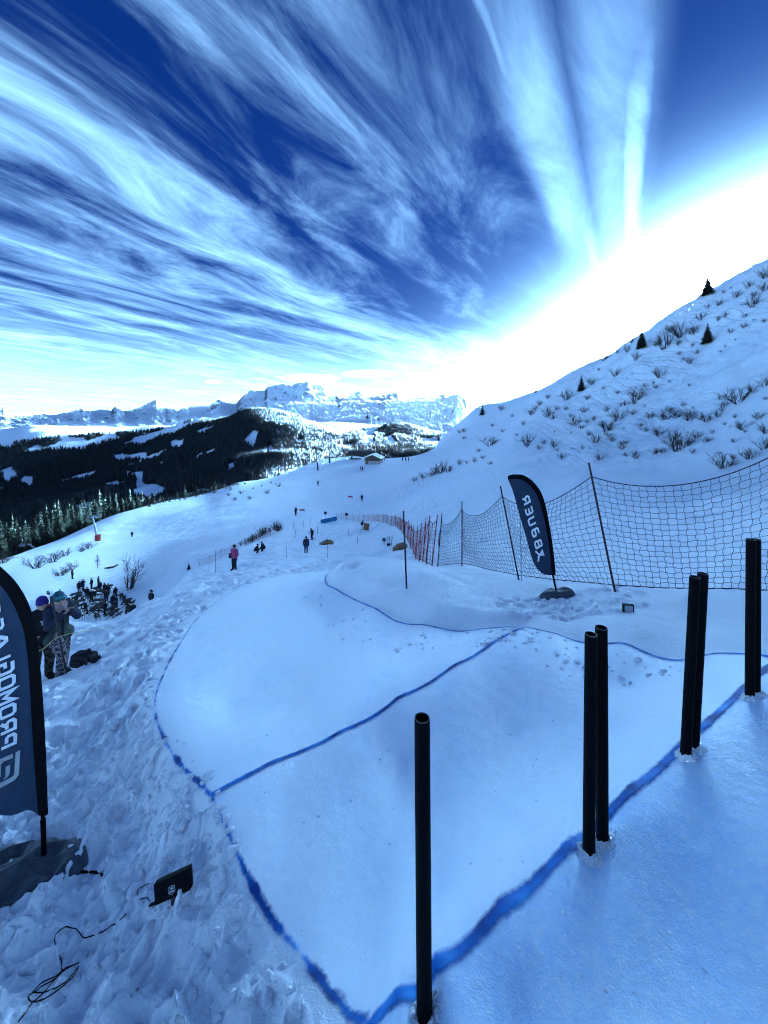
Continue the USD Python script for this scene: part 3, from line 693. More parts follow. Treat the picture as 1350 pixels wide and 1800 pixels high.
# loose clods on the trodden bank and crumbs on the ice
gcl = np.random.default_rng(41)
def clods(n, where, lo, hi):
    out = []
    base = trimesh.creation.icosphere(1, 1.0)
    for _ in range(n):
        x, y = where()
        s = lo + (hi - lo) * gcl.random() ** 2.5
        m = base.copy()
        m.vertices *= 1 + gcl.uniform(-.28, .28, (len(m.vertices), 1))
        m.vertices *= (s * gcl.uniform(.8, 1.5), s * gcl.uniform(.7, 1.1), s * gcl.uniform(.5, .8))
        m.apply_transform(trimesh.transformations.rotation_matrix(gcl.uniform(0, 6.28), [0, 0, 1]))
        m.apply_translation((x, y, float(ground(x, y)[0]) + s * .12))
        out.append(m)
    return trimesh.util.concatenate(out)
def w_flag():
    px, py, d = near_flag()
    return (px - CX) / F * d, d
def w_edge():
    i = gcl.integers(0, 6); t = gcl.random(); c = L2[i] * (1 - t) + L2[i + 1] * t; d = L2[i + 1] - L2[i]; n_ = np.array([-d[1], d[0]]) / np.linalg.norm(d)
    return c + n_ * (abs(gcl.normal(0, .22)) + .05)
def w_course():
    while True:
        x, y = gcl.uniform(-1.2, 2.6), gcl.uniform(1.1, 4.6)
        if inside(np.array([[x, y]]), COURSE)[0]:
            return x, y
def w_right():
    i = gcl.integers(1, 9); t = gcl.random(); c = R2[i] * (1 - t) + R2[i + 1] * t; d = R2[i + 1] - R2[i]; n_ = np.array([-d[1], d[0]]) / np.linalg.norm(d)
    q = c + n_ * gcl.uniform(.1, .9); return q
tag(obj('snow_clods', clods(420, w_flag, .010, .045), M_SNOW, smooth=50), 'loose clods of snow around the big flag and the left bank', 'snow clods', kind='stuff')
tag(obj('edge_clods', clods(420, w_edge, .006, .028), M_SNOW, smooth=50), 'small clods of snow along the left blue line', 'snow clods', kind='stuff')
tag(obj('ice_crumbs', clods(240, w_course, .002, .007), M_SNOW, smooth=50), 'small crumbs of snow scattered over the icy panels', 'snow crumbs', kind='stuff')
tag(obj('bank_clods', clods(200, w_right, .008, .03), M_SNOW, smooth=50), 'clods of snow on the right bank', 'snow clods', kind='stuff')

# ------------------------------------------------------------------ black tubes of the start
M_BLACK = simple('black_plastic', (.003, .003, .004), .55, .04, bump=.2, scale=60)
r_rim = .0215
M_RIM = simple('worn_plastic_edge', (.06, .06, .065), .5, .3)
def tube_pole(h, r=.0235):
    prof = np.array([[r, -.06], [r, h - .004], [r - .0015, h], [r - .0045, h], [r - .006, h - .004], [r - .006, h - .25], [.0001, h - .25]])
    return trimesh.creation.revolve(prof, sections=28)
POLES = [((746, 1795, 1.2), .905, (742, 1262), 'single black tube standing nearest, alone at the lower start edge'),
    ((1035, 1506, 1.615), .905, (1039, 1115), 'front tube of the nearest pair, its open top just lower'), ((1059, 1484, 1.66), .905, (1057, 1103), 'rear tube of the nearest pair, its top just higher'),
    ((1205, 1330, 2.0), .91, (1222, 1014), 'left tube of the leaning middle pair of black tubes'), ((1219, 1317, 2.035), .905, (1236, 1008), 'right tube of the leaning middle pair of black tubes'),
    ((1318, 1223, 2.35), .92, (1320, 948), 'left tube of the farthest pair near the right margin'), ((1328, 1216, 2.385), .92, (1329, 948), 'right tube of the farthest pair near the right margin')]
for (bx, by, d), h, (tx, ty), label in POLES:
    b = on(bx, d); top = P(tx, ty, d)
    lean = math.atan2((top[0] - b[0]), h)
    t = thing('start_tube', label, 'pole', b)
    m = tube_pole(top[2] - b[2])
    m.apply_transform(rot(lean, [0, 1, 0]))
    obj('tube', m, M_BLACK, t, smooth=30)
    g = np.random.default_rng(int(bx))
    a_ = np.linspace(0, 2 * np.pi, 20, endpoint=False)
    cv = np.array([[q * math.cos(a), q * math.sin(a), hh_] for q0_, hh_ in ((.0245, .016), (.036, .012), (.055, -.004)) for a in a_ for q in [q0_ * (1 + .25 * g.uniform(-1, 1) * (q0_ > .03))]])
    cv[:, 2] += ground(cv[:, 0] + b[0], cv[:, 1] + b[1]) - b[2] + np.repeat([1, 1, 0], 20) * g.uniform(-.006, .010, 60)
    cf = np.array([[k * 20 + i, k * 20 + (i + 1) % 20, (k + 1) * 20 + (i + 1) % 20, (k + 1) * 20 + i] for k in range(2) for i in range(20)])[:, ::-1]
    obj('snow_collar', (cv, cf), M_SNOW, t, smooth=True)
    obj('rim', trimesh.creation.torus(r_rim, .0016, major_sections=24, minor_sections=6).apply_transform(rot(lean, [0, 1, 0])).apply_translation(top - b), M_RIM, t, smooth=True)

# ------------------------------------------------------------------ feather flags
from shapely import affinity
from shapely.geometry import LineString, Polygon
from shapely.ops import unary_union
STROKES = {'P': [[(0, 0), (0, 1), (.62, 1), (.8, .84), (.8, .5), (.66, .38), (.25, .38)]], 'R': [[(0, 0), (0, 1), (.62, 1), (.8, .84), (.8, .56), (.66, .42), (.2, .42)], [(.42, .42), (.8, 0)]],
    'O': [[(.16, 0), (.66, 0), (.82, .16), (.82, .84), (.66, 1), (.16, 1), (0, .84), (0, .16), (.16, 0)]], 'M': [[(0, 0), (0, 1), (.45, .35), (.9, 1), (.9, 0)]],
    'G': [[(.8, 1), (.16, 1), (0, .84), (0, .16), (.16, 0), (.66, 0), (.8, .14), (.8, .5), (.42, .5)]], 'A': [[(0, 0), (.36, 1), (.5, 1), (.86, 0)], [(.12, .34), (.74, .34)]], 'C': [[(.8, 1), (.16, 1), (0, .84), (0, .16), (.16, 0), (.8, 0)]], 'L': [[(0, 1), (0, .16), (.14, 0), (.8, 0)]],
    'V': [[(0, 1), (.4, 0), (.8, 1)]], 'E': [[(.8, 0), (.14, 0), (0, .14), (0, .86), (.14, 1), (.8, 1)], [(0, .5), (.7, .5)]], 'B': [[(0, 0), (0, 1), (.6, 1), (.74, .88), (.74, .64), (.62, .52), (0, .52)], [(.62, .52), (.8, .4), (.8, .12), (.66, 0), (0, 0)]],
    'U': [[(0, 1), (0, .16), (.14, 0), (.66, 0), (.8, .14), (.8, 1)]],
    'a': [[(.12, 0), (.66, 0), (.8, .14), (.8, .86), (.66, 1), (.1, 1)], [(.8, .5), (.14, .5), (0, .4), (0, .1), (.12, 0)]],
    'T': [[(0, 1), (.8, 1)], [(.4, 1), (.4, 0)]], 'H': [[(0, 0), (0, 1)], [(.8, 0), (.8, 1)], [(0, .5), (.8, .5)]], '*': [[(.05, .0), (.75, 1.0), (.2, 1.05), (.45, .3), (1.0, -.1)], [(-.45, -.1), (.25, .25)]], 'I': [[(.1, 0), (.1, 1)]]}
def glyph(ch, w=.25):
    return unary_union([LineString(s).buffer(w / 2, cap_style=2, join_style=2) for s in STROKES[ch]])

def flag(name, label, d, sleeve_out, sleeve_in, left_edge, letters, logo, pole, wind, bag, fabric_col, seed):
    """A feather flag whose cloth hangs in the upright plane at depth d; the outlines are in picture columns and rows on that plane."""
    x0, foot = pole[-1]
    b = P(x0, foot, d)
    t = thing(name, label, 'flag', b)
    def w(px, py):                                            # how far the cloth billows out of its plane, towards the camera
        a = np.asarray(px, float) - x0
        return -wind * (np.sin(a / 46.0) ** 2 + .35 * np.sin(a / 17.0 + np.asarray(py, float) / 61.0) * np.clip(-a / 40, 0, 1)) * np.clip(-a / 25, 0, 1)
    def wp(px, py, lift=0.0):
        px, py = np.asarray(px, float), np.asarray(py, float)
        return np.stack([(px - x0) / F * d, w(px, py) - lift, (HY - py) / F * d - b[2]], -1)
    def sheet(ea, eb, thick, n=46, m=20):
        ea, eb = resample(np.array(ea, float), n), resample(np.array(eb, float), n)
        u = np.linspace(0, 1, m)[None, :, None]
        q = ea[:, None] * (1 - u) + eb[:, None] * u
        f, k = wp(q[..., 0], q[..., 1], thick / 2), wp(q[..., 0], q[..., 1], -thick / 2)
        v = np.concatenate([f.reshape(-1, 3), k.reshape(-1, 3)])
        gq = grid_quads(n, m); N_ = n * m
        rim = [i for i in range(m)] + [i * m + m - 1 for i in range(1, n)] + [(n - 1) * m + i for i in range(m - 2, -1, -1)] + [i * m for i in range(n - 2, 0, -1)]
        r2 = rim[1:] + rim[:1]
        side = np.array([[p, q_, q_ + N_, p + N_] for p, q_ in zip(rim, r2)])
        return (v, np.concatenate([gq, gq[:, ::-1] + N_, side]))
    fm = fabric_col
    fab = obj('fabric', sheet(left_edge, sleeve_in, .004), fm, t, smooth=40)
    obj('sleeve', sheet(sleeve_in, sleeve_out, .014, 46, 6), M_CLOTH_BLACK, t, smooth=40)
    for ch, (ox, oy), along, up in letters:
        g_ = glyph(ch) if isinstance(ch, str) else ch
        geoms = getattr(g_, 'geoms', [g_])
        ms = []
        for p in geoms:
            m = trimesh.creation.extrude_polygon(p, .001, engine='earcut').subdivide().subdivide()
            q = m.vertices
            px = ox + q[:, 0] * along[0] + q[:, 1] * up[0]; py = oy + q[:, 0] * along[1] + q[:, 1] * up[1]
            v = wp(px, py, .008); v[:, 1] -= (q[:, 2] > .0005) * .001
            ms.append(trimesh.Trimesh(v, m.faces, process=False))
        obj('letter', ms, M_WHITE_INK, fab)
    for poly in logo:
        m = trimesh.creation.extrude_polygon(Polygon(poly), .001, engine='earcut').subdivide()
        v = wp(m.vertices[:, 0], m.vertices[:, 1], .008); v[:, 1] -= (m.vertices[:, 2] > .0005) * .001
        obj('emblem', trimesh.Trimesh(v, m.faces, process=False), M_GREY_INK, fab)
    pp = np.array([wp(px, py) for px, py in pole])
    pp[:, 1] = 0
    obj('pole', [tube(pp, .011, 10), tube(pp[-3:] + (0, 0, .0), .015, 10)], M_BLACK, t, smooth=40)
    ring = np.array([[.06 * math.cos(a) - .04, -.02 + .03 * math.sin(a), .035 + .02 * math.sin(a)] for a in np.linspace(0, 2 * np.pi, 24)])
    obj('ground_ring', [tube(ring, .006, 6), tube([[0, 0, -.12], [0, 0, .09]], .009, 8)], M_STEEL, t, smooth=True)
    bw, bd, bh, ox, oy = bag
    a = np.linspace(0, 2 * np.pi, 48, endpoint=False)
    rings, vs = 9, []
    for k in range(rings):
        e = math.sin(k / (rings - 1) * np.pi / 2)
        rr_ = (1 - .0) * math.cos(k / (rings - 1) * np.pi / 2) ** .45 if k < rings - 1 else .03
        for q in a:
            lob = 1 + .07 * math.sin(2 * q + seed) + .04 * math.sin(5 * q + 2 * seed)
            vs.append([ox + bw * rr_ * lob * math.cos(q), oy + bd * rr_ * lob * math.sin(q), bh * (e + .10 * math.sin(3 * q + k * .7) * (1 - e))])
    vs = np.array(vs)
    gz = ground(vs[:, 0] + b[0], vs[:, 1] + b[1]) - b[2]
    vs[:, 2] += gz * .6 + .4 * gz.mean() + .004
    f = []
    for k in range(rings - 1):
        for s in range(48):
            f.append([k * 48 + s, k * 48 + (s + 1) % 48, (k + 1) * 48 + (s + 1) % 48, (k + 1) * 48 + s])
    f = np.array(f); f3 = np.vstack([f[:, [0, 1, 2]], f[:, [0, 2, 3]], [[(rings - 1) * 48, (rings - 1) * 48 + i, (rings - 1) * 48 + i + 1] for i in range(1, 47)]])
    obj('water_bag', trimesh.Trimesh(vs, f3, process=False), M_BAG, t, smooth=50)
    return t

def cloth_mat(name, c, c2, sc=9.0):
    n = {'tc': ('texture_coordinate', {}), 'n': ('noise_texture', {'scale': sc, 'detail': 4.0, 'roughness': .6}), 'r': ('rgb_ramp', {'ramp': [(.3, c), (.75, c2)]}),
         'w': ('noise_texture', {'scale': 400.0, 'detail': 1.0}), 'b': ('bump', {'strength': .25, 'distance': .002}), 'p': ('principled_bsdf', {'roughness': .75, 'specular_ior_level': .2, 'sheen_weight': .15}), 't': ('translucent_bsdf', {}), 'x': ('mix_closure', {'fac': .3})}
    L = [('tc.object', 'n.vector'), ('tc.object', 'w.vector'), ('n.fac', 'r.fac'), ('r.color', 'p.base_color'), ('r.color', 't.color'), ('w.fac', 'b.height'), ('b.normal', 'p.normal'), ('p.BSDF', 'x.closure1'), ('t.BSDF', 'x.closure2')]
    return usdkit.material(stage, '/World/Looks/' + name, n, L, surface='x.closure')
M_CLOTH_BLACK = simple('black_cloth', (.004, .004, .005), .85, .05)
M_WHITE_INK = simple('white_print', (.80, .82, .85), .7, .2)
M_GREY_INK = simple('grey_print', (.36, .38, .40), .7, .2)
M_STEEL = simple('steel', (.25, .26, .28), .35, .5, .9)
M_BAG = simple('grey_water_bag', (.04, .046, .058), .5, .3, bump=.3, vary=(.07, .08, .10), scale=14)
M_NAVY = cloth_mat('navy_flag_cloth', (.022, .045, .095), (.032, .06, .12))
M_NAVY2 = cloth_mat('slate_flag_cloth', (.022, .042, .085), (.032, .056, .105))

def word(text, start, step, along, up):
    return [(c, (start[0] + step[0] * k, start[1] + step[1] * k), along, up) for k, c in enumerate(text)]

lets = [('P', (6.5, 1313), (.2, -21), (24.5, -11)), ('R', (6, 1287.5), (.1, -21), (24.5, -11)), ('O', (5, 1261), (0, -21), (24.5, -10.5)), ('M', (4.5, 1236), (-.3, -19.5), (24, -10)), ('O', (4.5, 1210), (-.4, -21), (24, -10)),
    ('G', (4, 1185), (-.8, -21), (23, -9.5)), ('L', (2, 1158), (-1.8, -18), (21.5, -9)), ('A', (-.5, 1139), (-2.6, -28), (19.5, -7)), ('C', (-7, 1106), (-3.2, -20), (19.5, -7)), ('E', (-13, 1080), (-3.6, -20), (19.5, -7))]
z2 = lambda *q: [(x / 9, 1200 + y / 9) for x, y in q]
logo1 = [z2((290, 1065), (360, 1030), (345, 1410), (285, 1490), (20, 1640), (-60, 1640), (-60, 1590), (80, 1530), (250, 1440), (275, 1395)), z2((-60, 1260), (50, 1170), (245, 1085), (250, 1150), (100, 1210), (60, 1260), (55, 1450), (-60, 1500)), z2((135, 1290), (210, 1255), (205, 1385), (170, 1445), (95, 1500), (135, 1440))]
flag('feather_flag', 'big navy feather flag with white letters, cut by the left margin', 2.62,
    [(-104, 990), (-60, 972), (-25, 979), (5, 998), (30, 1022), (50, 1062), (62, 1110), (70, 1180), (76, 1260), (80, 1340), (83, 1432)], [(-100, 1006), (-60, 992), (-25, 1001), (0, 1021), (18, 1040), (33, 1070), (45, 1112), (54, 1200), (60, 1300), (65, 1380), (69, 1432)],
    [(-100, 1008), (-98, 1060), (-94, 1150), (-86, 1250), (-70, 1330), (-45, 1390), (-10, 1425), (25, 1429), (50, 1422), (67, 1432)], lets, logo1, [(74.5, 1428), (75.5, 1440), (76.5, 1465), (77.5, 1520)], .014, (.37, .20, .05, -.09, -.05), M_NAVY, 1.0)

z3 = lambda x, y: (880 + x / 9, 820 + y / 9)
al, up = (-3.6, -13.2), (10.5, -5.6)
bl = [('*', z3(575, 1440), (-3.4, -13), (10.5, -3)), ('B', z3(548, 1285), al, up), ('a', z3(503, 1105), al, up), ('U', z3(450, 930), al, up), ('E', z3(405, 765), al, up), ('R', z3(360, 600), al, up)]
flag('feather_flag', 'smaller slate feather flag standing before the black net', 6.3,
    [z3(100, 150), z3(180, 120), z3(300, 122), z3(420, 170), z3(540, 270), z3(640, 420), z3(700, 600), z3(760, 880), z3(800, 1100), z3(840, 1400), z3(870, 1720)], [z3(105, 200), z3(180, 190), z3(290, 195), z3(400, 250), z3(510, 360), z3(590, 500), z3(640, 660), z3(700, 900), z3(745, 1150), z3(785, 1400), z3(805, 1715)],
    [z3(105, 205), z3(180, 380), z3(250, 620), z3(330, 900), z3(400, 1130), z3(460, 1370), z3(520, 1530), z3(620, 1660), z3(720, 1710), z3(800, 1718)], bl, [], [(969, 990), (972, 1012), (976, 1030), (980, 1050)], .04, (.26, .16, .11, 0, .02), M_NAVY2, 2.0)
M_PALEBLUE = simple('pale_blue_cloth', (.10, .33, .48), .7, .2)

# ------------------------------------------------------------------ net fences
M_POST = simple('dark_red_post', (.055, .014, .016), .5, .3)
M_NET = simple('dark_net_twine', (.03, .018, .018), .8, .15)
M_ROPE = simple('dark_rope', (.035, .012, .014), .85, .1)
M_REDPOST = simple('red_post', (.22, .035, .035), .55, .3)
M_REDNET = simple('red_net_twine', (.30, .05, .05), .8, .15)

def net_panel(a0, a1, b0, b1, cell, r, sag, bulge, seed):
    """Twine between the posts a (foot a0, head a1) and b, as crossing cords that zigzag from knot to knot."""
    g = np.random.default_rng(seed)
    w, h = np.linalg.norm((a0 + a1 - b0 - b1) / 2), np.linalg.norm(a1 - a0)
    nu, nv = max(3, int(w / cell)), max(3, int(h / cell))
    U, V = np.meshgrid(np.linspace(0, 1, nu + 1), np.linspace(0, 1, nv + 1), indexing='ij')
    q = (a0 * (1 - U[..., None]) + b0 * U[..., None]) * (1 - V[..., None]) + (a1 * (1 - U[..., None]) + b1 * U[..., None]) * V[..., None]
    hump = 4 * U * (1 - U)
    q[..., 2] -= hump * sag * (V ** 1.5)
    along = (b0 - a0) / np.linalg.norm(b0 - a0)
    out = np.array([along[1], -along[0], 0])
    q += out * (bulge * hump * np.sin(np.pi * V * .9) + .05 * np.sin(5 * U + 3 * V + seed) * hump)[..., None]
    q += g.normal(0, cell * .05, q.shape) * ((V > 0) & (V < 1) & (U > 0) & (U < 1))[..., None]
    fl = ground(q[..., 0].ravel(), q[..., 1].ravel()).reshape(U.shape)
    q[..., 2] = np.maximum(q[..., 2], fl + .02)
    segs = []
    for i in range(nu + 1):
        line = []
        for j in range(nv + 1):
            line.append(q[i, j])
            if j < nv:
                mid = (q[i, j] + q[i, j + 1]) / 2 + along * cell * (.10 if (i + j) % 2 else -.10)
                line.append(mid)
        segs.append(tube(line, r, 3, False))
    for j in range(nv + 1):
        line = []
        for i in range(nu + 1):
            line.append(q[i, j])
            if i < nu:
                mid = (q[i, j] + q[i + 1, j]) / 2 + np.array([0, 0, cell * (.07 if (i + j) % 2 else -.07)])
                line.append(mid)
        segs.append(tube(line, r, 3, False))
    return segs, q[:, -1], q[:, 0]

def net_fence(name, label, posts, cell, r, pr, mats, sag, bulge, group=None):
    """posts: (column, depth, height, lean of the head in metres along x, in y)."""
    b = on(*posts[len(posts) // 2][:2])
    t = thing(name, label, 'fence', b, group=group)
    ft = [on(p[0], p[1]) for p in posts]
    hd = [f + np.array([p[3], p[4], p[2]]) for f, p in zip(ft, posts)]
    for f, h in zip(ft, hd):
        obj('post', tube([f - b - (h - f) * .05, h - b], [pr, pr * .9], 8), mats[0], t, smooth=40)
    for k in range(len(ft) - 1):
        u = lambda i, s: ft[i] + (hd[i] - ft[i]) * s
        segs, top, bot = net_panel(u(k, .05), u(k, .89), u(k + 1, .05), u(k + 1, .89), cell, r, sag, bulge, k + 1)
        for s in segs:
            s.apply_translation(-b)
        obj('net', segs, mats[1], t)
        obj('top_rope', tube(top - b, r * 2.0, 5), mats[2], t, smooth=True)
        obj('bottom_rope', tube(bot - b + (0, 0, .004), r * 1.8, 5), mats[2], t, smooth=True)
    return t
net_fence('safety_net', 'tall dark safety net on leaning posts right of the course', [(1700, 4.6, 2.05, .05, 0), (1378, 5.05, 2.2, .1, 0), (1081, 6.1, 1.97, -.35, .1), (912, 8.2, 1.92, -.35, .1), (812, 11.5, 1.88, 0, 0), (769, 13.3, 1.84, .15, 0)][1:], .093, .0034, .017, (M_POST, M_NET, M_ROPE), .30, -.30)
RED = [(759, 14.2, 1.9, .2, 0), (749, 15.4, 1.9, .15, 0), (743, 16.8, 1.85, .15, .1), (737, 18.4, 1.8, .1, 0), (731, 20.6, 1.75, .1, 0), (726, 23.5, 1.7, .05, 0), (721, 27, 1.65, .1, 0), (716, 31, 1.6, .1, 0), (709, 36, 1.55, 0, 0), (702, 42, 1.5, .1, 0), (695, 48, 1.5, 0, 0), (687, 53, 1.5, .1, 0), (680, 57, 1.45, 0, 0), (672, 61.5, 1.45, .1, 0), (664, 65, 1.4, 0, 0), (655, 69, 1.4, .1, 0), (647, 72, 1.4, 0, 0), (639, 75, 1.4, -.1, 0), (630, 77, 1.35, 0, 0), (621, 79, 1.35, -.1, 0), (611, 80.5, 1.35, 0, 0), (601, 81.5, 1.3, -.1, 0), (592, 82, 1.3, 0, 0)]
net_fence('safety_net', 'long red safety net curving away beyond the dark net', RED, .16, .006, .022, (M_REDPOST, M_REDNET, M_ROPE), .12, -.05)
net_fence('safety_net', 'low red net fence below the small figures, left of the course', [(352, 57, 1.3, -.3, 0), (368, 57, 1.25, 0, 0), (388, 58, 1.2, 0, 0), (410, 60, 1.2, 0, 0), (432, 62, 1.2, 0, 0), (455, 65, 1.2, 0, 0), (476, 68, 1.2, 0, 0), (494, 70, 1.2, 0, 0)], .18, .006, .022, (M_REDPOST, M_REDNET, M_ROPE), .15, -.05)

# slim stakes
M_STAKE = simple('dark_stake', (.02, .02, .024), .5, .3)
M_WSTAKE = simple('pale_stake', (.5, .52, .55), .5, .3)
def stake(px, d, h, lean, label, mat=M_STAKE, r=.016):
    b = on(px, d)
    o = obj('stake', tube([(b[0], b[1], b[2] - .1), (b[0] + lean * .5, b[1], b[2] + h * .5), (b[0] + lean, b[1], b[2] + h)], [r, r, r * .85], 8), mat, smooth=40)
    tag(o, label, 'stake')
stake(715, 7.3, 1.42, -.06, 'tall slim dark stake on the right bank before the red net')
stake(917, 7.9, 1.25, -.03, 'pale slim stake behind the smaller feather flag', M_WSTAKE, .014)
stake(378, 26, 1.55, .05, 'slim dark stake left of the person in the pink jacket')
stake(576, 33, 1.65, -.02, 'slim dark stake at the lip where the course drops away')
stake(504, 36, 1.1, 0, 'short slim stake between the pink jacket and the course lip')
stake(612, 55, 1.0, 0, 'thin stake on the far course left of the brown board', r=.03)
stake(628, 44, .75, .05, 'short thin stake above the right bank crest', r=.025)
for px, d, h in ((430, 64, 1.0), (516, 72, 1.3), (533, 74, 1.2), (545, 77, 1.2), (520, 60, 1.3), (558, 62, 1.3)):
    b = on(px, d)
    tag(obj('stake', tube([b - (0, 0, .1), b + (0, 0, h)], .03, 6), M_STAKE, smooth=40), 'far thin stake in the row marking the edge of the lower course', 'stake', 'far stakes along the lower course')
# ------------------------------------------------------------------ trees and shrubs
def twigs(seed, h, spread, stems, depth=3, r0=.03, lean=.25, droop=0.0):
    """A bare shrub or tree: stems that fork, as thin three-sided tubes."""
    g = np.random.default_rng(seed)
    out = []
    def grow(p, d, length, r, lvl):
        n = 4
        pts = [p]
        for k in range(n):
            d = d + g.normal(0, .13, 3) + np.array([0, 0, .04 - droop * (lvl > 0)])
            d /= np.linalg.norm(d)
            pts.append(pts[-1] + d * length / n)
        out.append(tube(pts, np.linspace(r, r * .45, n + 1), 3, False))
        if lvl < depth:
            for k in range(g.integers(3, 5)):
                i = g.integers(1, n + 1)
                a = g.normal(0, 1, 3); a /= np.linalg.norm(a)
                nd = d + a * .75; nd[2] = abs(nd[2]) * .8 + .15; nd /= np.linalg.norm(nd)
                grow(pts[i], nd, length * g.uniform(.45, .7), r * .5, lvl + 1)
    for k in range(stems):
        a = g.uniform(0, 6.28); s = g.uniform(.1, 1) * spread
        d = np.array([math.cos(a) * s, math.sin(a) * s, 1.0]); d /= np.linalg.norm(d)
        grow(np.array([math.cos(a) * .1 * spread * h, math.sin(a) * .1 * spread * h, -.05 * h]), d, h * g.uniform(.45, .62), r0, 0)
    return out

def place(px, py, extra=0.0):
    return hit(px, py, 12, 640)

def spruce(seed, loc, h, label, group=None):
    t = thing('spruce_tree', label, 'tree', loc, 0, group, None)
    return t
class Kinds:
    """One source of each kind, then copies that reference it."""
    def __init__(self, name, cat, builders, size):
        self.name, self.cat, self.b, self.first, self.size, self.n = name, cat, builders, [None] * len(builders), size, 0
    def add(self, loc, h, label, group=None, rotz=0.0, wide=1.0):
        k = self.n % len(self.b); self.n += 1
        sc = (h / self.size * wide, h / self.size * wide, h / self.size)
        if self.first[k] is None:
            t = thing(self.name, label, self.cat, loc, rotz, group, sc)
            for part, mesh, mat in self.b[k]:
                obj(part, mesh, mat, t)
            self.first[k] = t
        else:
            t = dup(self.first[k], loc, rotz, label, self.cat, group, sc, self.name)
        return t

def spruce_parts(seed):
    g = np.random.default_rng(seed)
    vs, fs = [], []
    tiers, h = 15, 10.0
    for k in range(tiers):
        t = k / tiers
        n = int(13 - 7 * t)
        r = 1.75 * (1 - t) ** .85 + .10
        z = h * (.06 + .92 * t)
        for s in range(n):
            a = (s + g.uniform(-.35, .35)) / n * 2 * np.pi + k
            q = r * g.uniform(.7, 1.12)
            w = .32 * r * g.uniform(.7, 1.2) + .06
            c, sn = math.cos(a), math.sin(a)
            dz = -q * g.uniform(.25, .5)
            up = np.array([0, 0, z + .5 * h / tiers])
            tip = np.array([c * q, sn * q, z + dz])
            l = np.array([c * q * .55 - sn * w, sn * q * .55 + c * w, z + dz * .62 - .06])
            rr_ = np.array([c * q * .55 + sn * w, sn * q * .55 - c * w, z + dz * .62 - .06])
            i = len(vs)
            vs += [up, l, tip, rr_, np.array([c * q * .5, sn * q * .5, z + dz * .3 + .12])]
            fs += [[i, i + 1, i + 4], [i + 1, i + 2, i + 4], [i + 2, i + 3, i + 4], [i + 3, i, i + 4]]
    i = len(vs)
    vs += [np.array([0, 0, h * 1.02]), np.array([.14, 0, h * .93]), np.array([-.07, .12, h * .93]), np.array([-.07, -.12, h * .93])]
    fs += [[i, i + 1, i + 2], [i, i + 2, i + 3], [i, i + 3, i + 1]]
    crown = trimesh.Trimesh(np.array(vs), np.array(fs), process=False)
    return [('trunk', tube([(0, 0, -.6), (0, 0, 4), (0, 0, 9.6)], [.16, .11, .02], 6), M_BARK), ('crown', crown, M_SPRUCE)]
SPRUCES = Kinds('spruce_tree', 'tree', [spruce_parts(s) for s in (1, 2, 3)], 10.0)

# lone spruces of the hillside: zoom coordinates of the photograph's hillside
zh = lambda x, y: (800 + x / 2.4545, 440 + y / 2.4545)
for x, y, h, label in [(1090, 190, 88, 'tallest dark spruce standing highest, against the sky on the hill ridge'), (1090, 400, 90, 'dark spruce alone on open snow below the ridge spruce, right'), (805, 420, 85, 'dark spruce just under the ridge line in the middle of the hillside'),
    (545, 605, 70, 'narrow dark spruce among shrubs in mid hillside'), (258, 620, 38, 'small spruce on the skyline, leftmost of the four in a row'), (340, 582, 44, 'small spruce on the skyline, rightmost of the four in a row'), (305, 590, 24, 'thin spruce tip on the skyline beside the rightmost small spruce'),
    (281, 602, 17, 'tiniest spruce on the skyline beside the leftmost small spruce'), (118, 708, 52, 'dark spruce low at the left end of the hillside')]:
    px, py = zh(x, y)
    b = place(px, py + 1.5)
    SPRUCES.add(b, h / 2.4545 / F * b[1], label, 'lone spruces on the hillside', x * .37, 1.9)

# spruces beyond the crest on the left
g5 = np.random.default_rng(11)
tops = np.array([(-20, 925), (0, 930), (20, 922), (65, 915), (95, 900), (120, 897), (150, 884), (165, 878), (200, 880), (240, 876), (270, 880), (300, 876), (330, 868), (360, 856), (400, 848)])
crest_d = np.array([(-30, 130), (0, 132), (100, 152), (200, 176), (300, 192), (420, 212)])
for row in range(3):
    for px in np.arange(-15, (330, 400, 330)[row], (13, 12, 11)[row]):
        px = px + g5.uniform(-4, 4)
        d = np.interp(px, crest_d[:, 0], crest_d[:, 1]) * (1.07 + .13 * row + g5.uniform(0, .06))
        b = on(px, d)
        top = np.interp(px, tops[:, 0], tops[:, 1]) - 6 * row + g5.uniform(-9, 14) + (8 if row == 0 else 0)
        h = float(np.clip((HY - top) / F * d - b[2], 6, 34))
        at_ = ('above the big flag', 'behind the lift chair', 'left of the leaning pylon', 'behind the leaning pylon', 'right of the leaning pylon', 'well right of the leaning pylon', 'at its right end')[int(np.searchsorted([40, 78, 130, 195, 250, 320], px))]
        SPRUCES.add(b, h, f"{'short' if h < 14 else 'tall' if h < 22 else 'very tall'} dark spruce {('in front', 'in second rank', 'at the back')[row]} of the left wood, {at_}", 'spruces behind the left crest', g5.uniform(0, 6), g5.uniform(1.3, 1.9) * (14 / max(h, 14)) ** .35)

